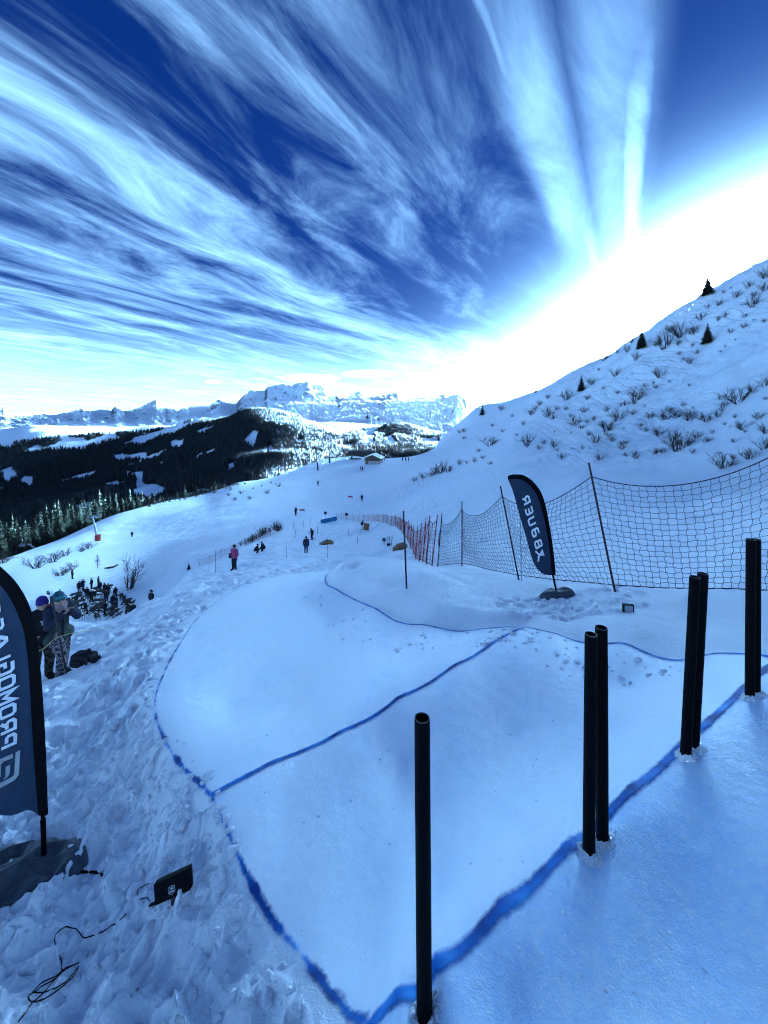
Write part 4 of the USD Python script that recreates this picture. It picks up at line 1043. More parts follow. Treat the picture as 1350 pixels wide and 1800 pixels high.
SHRUBS = Kinds('bare_shrub', 'shrub', [[('stems', twigs(s, 2.0, .9, 13, 2, .034), M_TWIG)] for s in (21, 22, 23, 24, 25)], 2.0)
hill = [(945,250,50),(715,400,80),(540,485,50),(578,488,40),(645,475,50),(975,375,80),(905,425,95),(870,415,50),(780,475,50),(693,545,50),(880,550,60),(1285,245,70),(1265,165,45),(1215,205,45),(1140,240,40),(1160,185,20),(1060,300,40),(1165,290,35),(1135,305,35),(1025,415,25),(1015,490,40),(965,450,20),(985,475,20),(1025,365,50),(965,410,40),
    (590,580,40),(480,645,60),(400,720,60),(400,640,25),(330,710,40),(295,755,25),(310,840,60),(310,850,30),(245,720,20),(350,615,20),(570,645,25),(555,700,35),(515,755,55),(545,770,25),(600,735,30),(650,780,65),(700,735,70),(655,695,35),(605,830,55),(680,825,35),(775,650,80),(735,670,30),(820,590,25),(840,725,40),(770,710,30),
    (950,725,55),(905,730,50),(1010,735,50),(1085,740,45),(1135,720,45),(1155,680,40),(960,865,110),(880,800,45),(940,820,60),(985,840,50),(1080,830,35),(1045,810,40),(1205,830,25),(1225,660,95),(1280,610,50),(1335,590,60),(1340,645,20),(1240,775,50),(1310,730,45),(1340,790,60),(1330,860,70),(720,860,40),(740,890,25),(780,900,35),(625,905,40),
    (860,880,40),(895,875,30),(430,850,45),(430,785,12),(205,785,20),(150,845,55),(130,820,15),(40,785,25),(40,815,20),(20,790,25),(100,870,20),(85,915,30),(120,900,20),(20,925,35),(50,920,20),(150,925,20),(1160,940,80),(1270,900,60),(1200,900,30),(1190,165,10),(1340,120,60),(1335,175,50),(420,545,20),(470,525,15),(700,445,25),(620,520,20),(1145,440,12),(1210,390,10),
    (450,530,25),(375,600,18),(365,670,30),(440,690,25),(480,690,22),(200,690,30),(160,760,18),(265,800,15),(700,620,22),(640,600,18),(745,440,45),(760,400,40),(930,350,40),(1090,250,25),(1250,290,22),(1290,200,30),(1010,720,45),(930,700,40),(1060,730,40),(1110,790,22),(650,800,25),(575,800,30),(500,720,22),(420,730,30),(345,690,30)]
LAND = [((1090, 190), 'the tallest ridge spruce'), ((1090, 400), 'the spruce on open snow'), ((805, 420), 'the spruce under the ridge line'), ((545, 605), 'the narrow mid-hill spruce'), ((300, 590), 'the small skyline spruces'),
        ((118, 708), 'the spruce at the left end'), ((240, 990), 'the top of the smaller flag'), ((590, 930), 'the leaning post behind that flag'), ((960, 850), 'the largest shrub of the hillside'), ((1290, 600), 'the shrubs at the right margin'), ((1250, 900), 'the net where it meets the right margin')]
def zones(x, y, h=20):
    k = int(np.argmin([np.hypot(x - a, y - b) for (a, b), _ in LAND]))
    (a, b), name = LAND[k]
    dx, dy = x - a, y - b
    if np.hypot(dx, dy) < 28:
        place_ = 'close beside'
    else:
        s = int(np.floor((math.degrees(math.atan2(-dy, dx)) + 22.5) / 45)) % 8
        place_ = ('right of', 'up and right of', 'above', 'up and left of', 'left of', 'down and left of', 'below', 'down and right of')[s]
        if np.hypot(dx, dy) > 130:
            place_ = 'well ' + place_
    size = 'tiny' if h < 22 else 'small' if h < 34 else 'bushy' if h < 52 else 'large'
    return f'{size} bare shrub {place_} {name}'
for i, (x, y, h) in enumerate(hill):
    px, py = zh(x, y)
    b = place(px, py)
    SHRUBS.add(b, max(h * 1.0, 12) / 2.4545 / F * b[1], zones(x, y, h), 'bare shrubs on the hillside', i * 1.3, g5.uniform(.9, 1.5))
for k in range(170):                                          # the many small ones between
    x, y = g5.uniform(40, 1340), g5.uniform(180, 900)
    if y < 1010 - .62 * x + 60 or inside(np.array([[x, y]]), np.array([(1040., 480.), (1340., 330.), (1340., 560.), (1060., 640.)]))[0]:
        continue
    px, py = zh(x, y)
    b = place(px, py)
    if b[1] < 300:
        SHRUBS.add(b, g5.uniform(10, 34) / 2.4545 / F * b[1], zones(x, y), 'bare shrubs on the hillside', k * .7, g5.uniform(.8, 1.3))
# shrubs near the saddle, along the crest, and above the lower course
for px, py, h in [(729, 846, 11), (744, 841, 14), (757, 838, 13), (775, 832, 26), (788, 830, 16), (765, 834, 18)]:
    b = place(px, py); SHRUBS.add(b, h / F * b[1], 'dark leafless bush in the clump between the saddle and the hillside', 'bushes between saddle and hillside', px, 1.3)
for px in list(range(262, 345, 9)) + list(range(348, 432, 7)):
    d = np.interp(px, crest_d[:, 0], crest_d[:, 1]) * g5.uniform(.93, 1.0)
    b = on(px, d); hb = g5.uniform(1.6, 3.6) if px > 345 else g5.uniform(1.2, 2.6)
    SHRUBS.add(b, hb, f"{'low' if hb < 1.9 else 'middling' if hb < 2.6 else 'tall'} brown bush on the left crest, {('nearest the leaning pylon', 'midway between the leaning pylon and the dark pylons', 'towards the dark pylons')[int(np.searchsorted([300, 370], px))]}", 'bushes along the left crest', px, 1.5)
for px, py, h in [(64, 999, 24), (92, 989, 20), (114, 978, 15), (143, 970, 13), (158, 964, 12), (108, 1012, 16), (125, 1003, 16), (20, 978, 18), (5, 990, 20), (100, 1013, 8), (115, 1008, 9)]:
    b = place(px, py); SHRUBS.add(b, h * 1.15 / F * b[1], f"{'low' if h < 12 else 'middling' if h < 18 else 'large'} bare bush on the snow above the crowd, {'next to the small larch' if px > 120 else 'left of the small person in red' if px > 85 else 'by the top of the big flag'}", 'bushes left above the crowd', px, 1.4)
for k in range(22):
    px = g5.uniform(420, 500); b = on(px, np.interp(px, [420, 500], [62, 74]) + g5.uniform(-1, 2))
    SHRUBS.add(b, g5.uniform(.9, 2.2) * np.interp(px, [420, 470, 492, 500], [.6, 1, 1.2, .6]), 'bare bush in the row behind the low red net fence', 'bushes behind the low red net', k, .8)
LIT = [(415, 845), (430, 852), (445, 860), (460, 855), (476, 850), (424, 868), (440, 878), (470, 868), (412, 880), (405, 862), (490, 856), (402, 872)]
for px, py in LIT:
    b = place(px, py); SHRUBS.add(b, g5.uniform(1.0, 2.2), 'small bush in the snow below the upper left crest', 'small bushes under the crest', px, 1.3)

t = thing('bare_tree', 'bare many-branched tree beside the terrace crowd', 'tree', place(230, 1036))
m = twigs(71, 5.6, .75, 8, 3, .085)
for s in m[:5]:
    pass
obj('trunk', m[0::41] if False else [tube([(0, 0, -.2), (.06, 0, .9), (.1, .02, 1.9)], [.10, .08, .05], 6)], M_BARK, t); obj('crown', m, M_TWIG, t)
t = thing('young_larch', 'small bare larch on the snow left of the bare tree', 'tree', place(171, 999))
lm = [tube([(0, 0, -.2), (0, 0, 2.7)], [.06, .015], 5)]
obj('trunk', lm, M_BARK, t)
gl = np.random.default_rng(8); lb = []
for k in range(70):
    z = gl.uniform(.5, 2.6); a = gl.uniform(0, 6.28); r = .95 * (1 - z / 3.1) * gl.uniform(.7, 1.1)
    lb.append(tube([(0, 0, z), (.5 * r * math.cos(a), .5 * r * math.sin(a), z + .05), (r * math.cos(a), r * math.sin(a), z + .2)], [.018, .014, .008], 3, False))
obj('crown', lb, M_TWIG, t)
b = place(194, 1000); z_ = b + (0, 0, 0)
tag(obj('fallen_log', [tube([b + (-1.2, 0, .05), b + (-.4, .1, .18), b + (.5, .2, .3), b + (1.3, .3, .75)], [.16, .2, .16, .12], 8)], M_BARK, smooth=True), 'dark fallen log lying on the slope below the young larch', 'log')
b = place(332, 1001)
t = thing('small_conifer', 'small brown-green conifer on the near crest left of the course', 'tree', b)
sp = spruce_parts(9); s_ = 1.05 / 10
for part, mesh, mat in sp:
    mesh.apply_scale((s_ * 1.6, s_ * 1.6, s_)); obj(part, mesh, mat, t)

# ------------------------------------------------------------------ huts, lift and pylons
M_TIMBER = simple('dark_timber', (.06, .04, .028), .85, .1, vary=(.10, .07, .05), scale=2.0)
M_STONE = simple('rubble_stone', (.20, .19, .18), .9, .1, vary=(.42, .41, .40), scale=2.5)
M_DARKMETAL = simple('dark_metal', (.018, .018, .02), .5, .4)
M_GALV = simple('galvanised', (.30, .32, .34), .45, .5, .6)
M_GLASS = simple('dark_window', (.02, .025, .03), .1, .6)
M_REDPAINT = simple('red_padding', (.35, .03, .03), .6, .3)
M_WOOD = simple('brown_board', (.15, .075, .035), .8, .15, vary=(.22, .12, .06), scale=6)
M_BLUEBANNER = simple('blue_banner', (.02, .16, .34), .7, .2)
M_REDBANNER = simple('red_banner', (.40, .03, .03), .7, .2)

def prism(profile, depth):
    m = trimesh.creation.extrude_polygon(Polygon(profile), depth, engine='earcut')
    m.apply_transform(rot(np.pi / 2, [1, 0, 0])); m.apply_translation((0, depth / 2, 0))
    return m
b = on(657, 192)
t = thing('chalet', 'small timber and stone chalet with snowy gable roof on the saddle', 'hut', b + (0, 0, -.3), -.25)
obj('stone_wall', box(7.2, 6, 1.7, (0, 0, .85)), M_STONE, t)
obj('timber_wall', [prism([(-3.7, 1.7), (3.7, 1.7), (3.7, 3.0), (0, 4.6), (-3.7, 3.0)], 6.2)], M_TIMBER, t)
for s in (-1, 1):
    obj('roof_snow', prism([(0, 4.75), (s * 4.5, 2.86), (s * 4.5, 3.3), (0, 5.2)], 7.6), M_SNOW, t)
for x in (-2, 0, 2):
    w = obj('window', box(.9, .06, .8, (x, -3.13, 2.4)), M_TIMBER, t); obj('pane', box(.74, .02, .64, (x, -3.17, 2.4)), M_GLASS, w)
obj('door', box(1, .08, 1.6, (-2.6, -3.03, .85)), M_TIMBER, t)
for s in (-1, 1):
    obj('brace', tube([(s * 2.2, -3.2, 1.9), (s * .4, -3.2, 4.0)], .09, 5), M_WOOD, t)
b = on(635, 212)
t = thing('lift_station', 'long dark chairlift station on a pillar behind the chalet', 'lift station', b + (0, 0, -.3), .12)
hz = (HY - 800) / F * 212 - b[2]
obj('housing', [box(14.5, 3.6, 2.0, (0, 0, hz + 1.1))], M_DARKMETAL, t)
obj('roof_cover', prism([(-7.5, hz + 2.1), (7.5, hz + 2.1), (6.9, hz + 2.75), (-6.8, hz + 2.75)], 3.9), M_DARKMETAL, t)
obj('pillar', box(.9, 1.1, hz + .4, (-5, 0, hz / 2)), M_DARKMETAL, t)
obj('pillar', box(.9, 1.1, hz + .4, (4.6, 0, hz / 2)), M_DARKMETAL, t)
obj('bull_wheel', trimesh.creation.cylinder(2.0, .25, sections=28).apply_translation((-4.6, 0, hz - .1)), M_GALV, t, smooth=30)
obj('platform', box(6, 4, .5, (-3.2, -1.5, .35)), M_DARKMETAL, t)

def pylon(px, d, top_px, top_py, label, mat, arm=2.4, r=.38, foot=False):
    b = on(px, d)
    top = P(top_px, top_py, d)
    h = top - b
    t = thing('lift_pylon', label, 'pylon', b)
    obj('mast', tube([(-h[0] * .02, 0, -.4), h * .5, h], [r, r * .85, r * .65], 10), mat, t, smooth=40)
    u = np.array([.83, .55, 0])
    obj('cross_arm', tube([h - u * arm, h + (0, 0, .1), h + u * arm], [.16, .2, .16], 6), mat, t)
    for s in (-1, 1):
        c = h + u * arm * s
        obj('sheave_assembly', [box(.35, 2.6, .3, c - (0, 0, .4))] , M_DARKMETAL, t)
        obj('lifting_frame', tube([c, c + (0, 0, 1.2), c - u * s * 1.2 + (0, 0, 1.2)], .07, 5), mat, t)
    for k in range(7):
        z = h * (k + 1) / 9
        obj('ladder_rung', tube([z + (-.2, -.45, 0), z + (.2, -.45, 0)], .04, 4), M_DARKMETAL, t)
    if foot:
        obj('padding', trimesh.creation.cylinder(.75, 1.9, sections=14).apply_translation((0, 0, .8)), M_REDPAINT, t, smooth=30)
pylon(559, 192, 556, 797, 'left one of the two dark lift pylons before the chalet', M_DARKMETAL)
pylon(579.5, 206, 578.5, 776, 'right and taller one of the two dark lift pylons before the chalet', M_DARKMETAL)
pylon(172, 118, 163, 908, 'pale leaning lift pylon with red padded foot on the left crest', M_GALV, 1.3, .32, True)
b = on(70, 150)
t = thing('lift_pylon', 'pale mast slanting out behind the left crest', 'pylon', b)
obj('mast', tube([(0, 0, -2), P(52, 957, 150) - b], [.42, .32], 10), M_GALV, t, smooth=40); obj('mast_head', box(1.2, .5, .4, P(52, 957, 150) - b), M_GALV, t)
c = P(38, 960, 146)
t = thing('lift_chair', 'pale empty lift chair hanging before the dark spruces', 'chairlift seat', c)
obj('hanger', tube([(0, 0, 3.0), (.3, 0, 1.6), (0, 0, .9), (-.6, 0, .3)], .06, 5), M_GALV, t); obj('seat', box(2.0, .6, .12, (0, 0, 0)), M_GALV, t); obj('backrest', box(2.0, .12, .7, (0, .35, .4)), M_GALV, t)
obj('safety_bar', tube([(-1, .2, .6), (-1, -.4, .35), (1, -.4, .35), (1, .2, .6)], .04, 5), M_GALV, t)

# signs, boards and banners on the lower course
def board(px, d, w, h, z, name, label, cat, mat, tilt=0.0, rz=0.0, thick=.05, legs=True):
    b = on(px, d)
    t = thing(name, label, cat, b, rz)
    m = box(w, thick, h, (0, 0, 0)); m.apply_transform(rot(tilt, [0, 1, 0])); m.apply_translation((0, 0, z + h / 2))
    obj('panel', m, mat, t)
    if legs:
        for s in (-1, 1):
            obj('leg', tube([(s * w * .42, thick * .7, -.15), (s * w * .42, thick * .7, z + h * .9)], .03, 5), M_STAKE, t)
    return t
board(578, 78, 3.2, .8, .1, 'banner', 'blue banner with dark ends at the far turn of the course', 'banner', M_BLUEBANNER, -.22)
board(531, 100, 1.25, .35, .5, 'sign', 'small red sign on the piste left of the blue banner', 'sign', M_REDBANNER)
board(616, 122, 1.4, .4, .5, 'sign', 'small red sign higher on the piste right of the pylons', 'sign', M_REDBANNER, .15)
board(644, 57, .75, .95, .0, 'wooden_board', 'upright brown board beside the striped figure on the far course', 'board', M_WOOD, .1)
b = on(573, 48)
t = thing('wooden_ramp', 'low flat brown ramp half buried in the far course', 'ramp', b)
obj('deck', prism([(-.85, .0), (-.1, .42), (.45, .45), (.9, .12), (.3, -.1), (-.4, -.1)], 1.2), M_WOOD, t); obj('edge', prism([(-.87, -.02), (-.1, .38), (-.1, .43), (-.87, .03)], 1.25), M_DARKMETAL, t)
b = on(704, 28)
t = thing('mat', 'dark brown mat lying by the red net beyond the right bank', 'mat', b)
obj('mat_panel', prism([(-.55, .0), (-.2, .30), (.25, .42), (.5, .25), (.2, -.05)], .9), M_WOOD, t); obj('strap', tube([(.3, -.3, .1), (.6, -.3, .12), (.75, -.3, .3)], .05, 5), M_DARKMETAL, t)
for px, d, h, label in ((572, 84, 1.2, 'ball-topped marker left above the blue banner'), (609, 78, 1.4, 'ball-topped marker beside the red net, right of the blue banner'), (675, 32, .5, 'ball-topped marker beyond the right bank')):
    b = on(px, d)
    t = thing('marker', label, 'marker', b)
    obj('stick', tube([(0, 0, -.1), (0, 0, h)], .025, 6), M_STAKE, t); obj('ball', trimesh.creation.icosphere(2, .006 * d * .5 + .06).apply_translation((0, 0, h)), M_DARKMETAL, t, smooth=True)
b = on(684, 30)
t = thing('tool_stand', 'dark shovels standing in the snow beyond the right bank', 'tools', b)
for k, x in enumerate((-.15, .0, .16)):
    obj('handle', tube([(x, 0, -.1), (x + .04 * k, 0, .75)], .02, 5), M_STAKE, t)
obj('blade', box(.28, .05, .22, (-.02, 0, .05)), M_DARKMETAL, t)

# ------------------------------------------------------------------ timing box with its cable, and the lamp on the right bank
c = P(306, 1557, 2.02)
ex = P(334, 1546, 1.99) - P(274, 1573, 2.05); w_ = np.linalg.norm(ex); ex /= w_
ez = P(276, 1590, 2.05) - P(273.5, 1553, 2.05); hgt = np.linalg.norm(ez); ez = -ez / hgt
ez = ez - ex * (ez @ ex) * .0
ey = np.cross(ez, ex); ey /= np.linalg.norm(ey)
c = P(304, 1556, 2.02)
t = thing('timing_box', 'black timing box with a shield emblem lying on the left bank', 'timing box', c)
Mx = np.eye(4); Mx[:3, 0], Mx[:3, 1], Mx[:3, 2] = ex, ey, ez
def loc(m):
    m = m.copy(); m.apply_transform(Mx); return m
hs = trimesh.creation.box((w_, .022, hgt))
obj('housing', loc(hs), M_BLACK, t)
obj('lid_edge', loc(box(w_ * .98, .012, hgt * .96, (0, .014, 0))), M_DARKMETAL, t)
def face(m, x, z, lift):
    m.apply_transform(rot(np.pi / 2, [1, 0, 0])); m.apply_translation((x, -.0113 - lift, z)); return loc(m)
S = lambda q, s: Polygon([(x * s, y * s) for x, y in q])
shield = [(-1, .75), (-.0, .95), (1, .75), (1, -.45), (0, -.95), (-1, -.45)]
ring = S(shield, .026).difference(S(shield, .0225))
em = obj('emblem', face(trimesh.creation.extrude_polygon(ring, .001, engine='earcut'), .004, -.012, .001), M_GREY_INK, t)
obj('emblem_field', face(trimesh.creation.extrude_polygon(Polygon([(-.0222, .002), (.0222, .002), (.0222, .0165), (0, .0208), (-.0222, .0165)]), .0006, engine='earcut'), .004, -.012, .0008), simple('emblem_green', (.01, .05, .06), .6, .3), em)
obj('emblem_field', face(trimesh.creation.extrude_polygon(Polygon([(-.0222, .0005), (.0222, .0005), (.0222, -.010), (0, -.0208), (-.0222, -.010)]), .0006, engine='earcut'), .004, -.012, .0008), simple('emblem_red', (.10, .012, .03), .6, .3), em)
tm = meshkit.text_mesh('TAG', .0095, .0006, True); tm.apply_translation((-tm.bounds[:, 0].mean(), .0045, 0)); obj('lettering', face(tm, .004, -.012, .0018), M_WHITE_INK, em)
tm = meshkit.text_mesh('HEUER', .0078, .0006, True); tm.apply_translation((-tm.bounds[:, 0].mean(), -.0095, 0)); obj('lettering', face(tm, .004, -.012, .0018), M_WHITE_INK, em)
obj('bracket', [loc(box(.03, .03, .06, (.01, .0, -hgt / 2 - .025)))], M_DARKMETAL, t)
obj('plug', loc(tube([(-w_ / 2, -.01, -hgt * .36), (-w_ / 2 - .04, -.012, -hgt * .36)], .007, 8)), M_BLACK, t, smooth=True); obj('plug', loc(tube([(-w_ / 2, .006, -hgt * .47), (-w_ / 2 - .035, .004, -hgt * .47)], .007, 8)), M_BLACK, t, smooth=True)
def on_snow(pts, lift=.012):
    out = []
    for px, py in pts:
        h_ = hit(px, py); out.append(h_ + (0, 0, lift))
    return np.array(out)
cab = on_snow([(262, 1590), (255, 1583), (248, 1586), (242, 1578), (244, 1567), (252, 1562), (258, 1567)])
tag(obj('cable_loop', [tube(resample(cab, 60), .0022, 6)], M_BLACK, smooth=True), 'short black cable loop at the plugs of the timing box', 'cable')
coil = [(222, 1612), (200, 1630), (175, 1647), (150, 1654), (140, 1645), (127, 1636), (112, 1636), (100, 1645), (96, 1658), (101, 1678), (108, 1696), (113, 1711), (125, 1704), (139, 1698), (118, 1707), (95, 1722), (68, 1738), (58, 1748), (72, 1750), (95, 1745), (118, 1730), (138, 1706), (128, 1722), (100, 1748), (72, 1764), (52, 1764), (50, 1756), (70, 1742), (92, 1728), (112, 1712), (88, 1736), (66, 1760), (48, 1782), (32, 1802)]
tag(obj('cable', [tube(resample(on_snow(coil), 320), .0025, 6)], M_BLACK, smooth=True), 'thin black cable lying in loops on the near left snow bank', 'cable')
h0 = on_snow([(142, 1536), (160, 1536), (180, 1540)], .004)
tag(obj('strap', [tube(resample(h0, 12), .008, 6)], M_BLACK, smooth=True), 'short black strap half buried near the big flag foot', 'strap')
b = on(1104, 5.15)
c = P(1104, 1069, 5.15)
t = thing('lamp', 'small square floodlight with pale glass on the right bank', 'lamp', c, -.15)
obj('housing', [box(.125, .04, .105)], M_BLACK, t); obj('glass', box(.098, .012, .078, (0, -.022, .002)), simple('lamp_glass', (.35, .38, .42), .15, .5), t); obj('bracket', [box(.06, .03, .09, (.01, .01, -.085))], M_BLACK, t)

# ------------------------------------------------------------------ furniture and people of the terrace
M_TABLE = simple('dark_terrace_wood', (.03, .024, .02), .8, .15)
def table_parts(k):
    q = [('table_top', box(1.3, .75, .06, (0, 0, .74)), M_TABLE)]
    for s in (-1, 1):
        q += [('bench', box(1.3, .26, .05, (0, s * .62, .44)), M_TABLE), ('leg', tube([(s * .5, -.62, 0), (s * .5, .3, .72)], .045, 5), M_TABLE), ('leg', tube([(s * .5, .62, 0), (s * .5, -.3, .72)], .045, 5), M_TABLE)]
    return q
def chair_parts(k):
    q = [('seat', box(.46, .46, .05, (0, 0, .45)), M_TABLE), ('backrest', box(.46, .05, .5, (0, .22, .76)), M_TABLE)]
    for sx in (-1, 1):
        for sy in (-1, 1):
            q.append(('leg', box(.05, .05, .45, (sx * .19, sy * .19, .225)), M_TABLE))
    return q
TABLES = Kinds('terrace_table', 'table', [table_parts(0)], 1.0)
CHAIRS = Kinds('terrace_chair', 'chair', [chair_parts(0)], 1.0)
gt = np.random.default_rng(4)
def terrace():
    while True:
        px, py = gt.uniform(112, 232), gt.uniform(1036, 1092)
        if inside(np.array([[px, py]]), np.array([(114, 1060), (150, 1042), (192, 1036), (208, 1050), (228, 1066), (214, 1078), (190, 1092), (150, 1091), (124, 1078)]))[0]:
            return hit(px, py, 30, 200)
spots = []
while len(spots) < 44:
    q = terrace()
    if all(np.hypot(*(q - o)[:2]) > 1.35 for o in spots):
        spots.append(q)
for k, q in enumerate(spots):
    if k % 3 == 0:
        TABLES.add(q, 1.0, 'dark wooden table with benches on the crowded terrace', 'tables on the terrace', gt.uniform(0, 3))
    else:
        CHAIRS.add(q, .95, 'dark chair set out among the tables on the terrace', 'chairs on the terrace', gt.uniform(0, 6))
b = hit(58, 1106, 20, 120)
t = thing('snowy_hut', 'low hut under a thick snowy roof behind the two spectators', 'hut', b, .1)
q = b[1] / F
obj('wall', box(60 * q, 2.4, 9 * q, (0, 1.2, 2 * q)), M_TIMBER, t)
m = prism([(-38 * q, 6 * q), (27 * q, 3 * q), (27 * q, 9 * q), (6 * q, 36 * q), (-12 * q, 42 * q), (-38 * q, 20 * q)], 3.2); m.apply_translation((0, 1.2, 0))
obj('roof_snow', m, M_SNOW, t)
obj('chimney', tube([(8 * q, .6, 36 * q), (2 * q, .6, 50 * q)], .05, 6), M_DARKMETAL, t)
# ------------------------------------------------------------------ people
from manifold3d import Manifold
def ball(p, r, seg=16):
    return Manifold.sphere(float(r), seg).translate([float(x) for x in p])
def bones(J, R, links, grow=0.0, edge=None, seg=16, smooth=8):
    parts = [Manifold.batch_hull([ball(J[a], R[a] + grow, seg), ball(J[b], R[b] + grow, seg)]) for a, b in links]
    m = parts[0]
    for p in parts[1:]:
        m = m + p
    if edge:
        m = m.refine_to_length(edge)
    mm = m.to_mesh()
    t = trimesh.Trimesh(np.array(mm.vert_properties[:, :3]), np.array(mm.tri_verts), process=True)
    if smooth:
        trimesh.smoothing.filter_taubin(t, iterations=smooth)
    return t

def skeleton(pose):
    """Joints of a 1.72 m figure facing +x (left is +y), changed by pose."""
    J = {'head': (.02, 0, 1.585), 'crown': (-.005, 0, 1.635), 'jaw': (.055, 0, 1.53), 'neck': (0, 0, 1.44), 'chest': (.0, 0, 1.27), 'ribl': (0, .09, 1.27), 'ribr': (0, -.09, 1.27), 'waist': (.01, 0, 1.06), 'pelvis': (0, 0, .93),
         'shl': (0, .185, 1.385), 'shr': (0, -.185, 1.385), 'ell': (-.03, .25, 1.11), 'elr': (-.03, -.25, 1.11), 'wrl': (.10, .25, .88), 'wrr': (.10, -.25, .88), 'hal': (.13, .25, .80), 'har': (.13, -.25, .80),
         'hpl': (0, .10, .90), 'hpr': (0, -.10, .90), 'knl': (.02, .11, .49), 'knr': (.02, -.11, .49), 'anl': (-.02, .115, .09), 'anr': (-.02, -.115, .09), 'tol': (.15, .13, .04), 'tor': (.15, -.13, .04)}
    J.update(pose)
    return {k: np.array(v, float) for k, v in J.items()}
RAD = {'head': .098, 'crown': .09, 'jaw': .055, 'neck': .055, 'chest': .135, 'ribl': .11, 'ribr': .11, 'waist': .125, 'pelvis': .135, 'shl': .07, 'shr': .07, 'ell': .048, 'elr': .048, 'wrl': .033, 'wrr': .033, 'hal': .035, 'har': .035,
       'hpl': .10, 'hpr': .10, 'knl': .065, 'knr': .065, 'anl': .045, 'anr': .045, 'tol': .04, 'tor': .04}
TORSO = [('neck', 'chest'), ('ribl', 'ribr'), ('chest', 'waist'), ('waist', 'pelvis'), ('ribl', 'shl'), ('ribr', 'shr'), ('shl', 'neck'), ('shr', 'neck')]
ARMS = [('shl', 'ell'), ('ell', 'wrl'), ('shr', 'elr'), ('elr', 'wrr')]
LEGS = [('pelvis', 'hpl'), ('pelvis', 'hpr'), ('hpl', 'knl'), ('knl', 'anl'), ('hpr', 'knr'), ('knr', 'anr')]
FEET = [('anl', 'tol'), ('anr', 'tor')]
HEAD = [('head', 'crown'), ('head', 'jaw'), ('neck', 'head')]

def fingers(w, d, side):
    """Four fingers of unequal length and a thumb from the palm at w that points along d, curled."""
    d = d / np.linalg.norm(d); s = np.cross(d, [0, 0, 1.0]); s = s / max(np.linalg.norm(s), 1e-6) * side; n = np.cross(s, d)
    out = [Manifold.batch_hull([ball(w + d * .02 + s * k, .014, 8) for k in (-.028, .028)] + [ball(w + d * .085 + s * k, .012, 8) for k in (-.032, .032)])]
    for k, l in zip((-.032, -.011, .011, .032), (.062, .074, .07, .054)):
        a = w + d * .085 + s * k; b_ = a + d * l * .5 - n * .006; c_ = b_ + d * l * .3 - n * l * .45
        out += [Manifold.batch_hull([ball(a, .0095, 8), ball(b_, .009, 8)]), Manifold.batch_hull([ball(b_, .009, 8), ball(c_, .0075, 8)])]
    a = w + d * .03 - s * .03; b_ = a + d * .03 - s * .035; c_ = b_ + d * .035 - s * .004
    out += [Manifold.batch_hull([ball(a, .012, 8), ball(b_, .0105, 8)]), Manifold.batch_hull([ball(b_, .0105, 8), ball(c_, .009, 8)])]
    return out

M_SKIN = simple('skin', (.42, .25, .18), .55, .35)
M_DARKWEAR = simple('black_wear', (.012, .012, .016), .75, .2)
M_NAVYWEAR = simple('navy_wear', (.022, .024, .05), .75, .2)
M_OLIVE = simple('olive_coat', (.045, .065, .055), .75, .2)
M_PINK = simple('pink_jacket', (.34, .05, .16), .7, .2)
M_PURPLE = simple('purple_knit', (.045, .028, .19), .9, .1, bump=.4, scale=90)
M_TEAL = simple('teal_cap', (.012, .065, .085), .6, .3)
M_SCARF = simple('dusky_scarf', (.26, .15, .18), .9, .1, vary=(.40, .26, .27), scale=18)
M_LENS = simple('goggle_lens', (.05, .22, .24), .12, .6, .3)
M_HIVIS = simple('lime_band', (.25, .55, .06), .6, .2)
M_EYE = simple('eye', (.02, .015, .012), .2, .5)
M_LIP = simple('lips', (.32, .12, .10), .5, .3)
def camo(name, a, b, c):
    n = {'tc': ('texture_coordinate', {}), 'n': ('noise_texture', {'scale': 11.0, 'detail': 2.0, 'distortion': .8}), 'r': ('rgb_ramp', {'interpolate': False, 'ramp': [(0, a), (.44, b), (.52, c), (.6, a)]}), 'p': ('principled_bsdf', {'roughness': .8, 'specular_ior_level': .15})}
    return usdkit.material(stage, '/World/Looks/' + name, n, [('tc.object', 'n.vector'), ('n.fac', 'r.fac'), ('r.color', 'p.base_color')], surface='p.BSDF')
M_CAMO = camo('grey_pink_camouflage', (.03, .028, .034), (.20, .15, .17), (.36, .29, .30))
M_CAMO2 = camo('dark_camouflage', (.012, .012, .012), (.05, .042, .035), (.10, .085, .07))

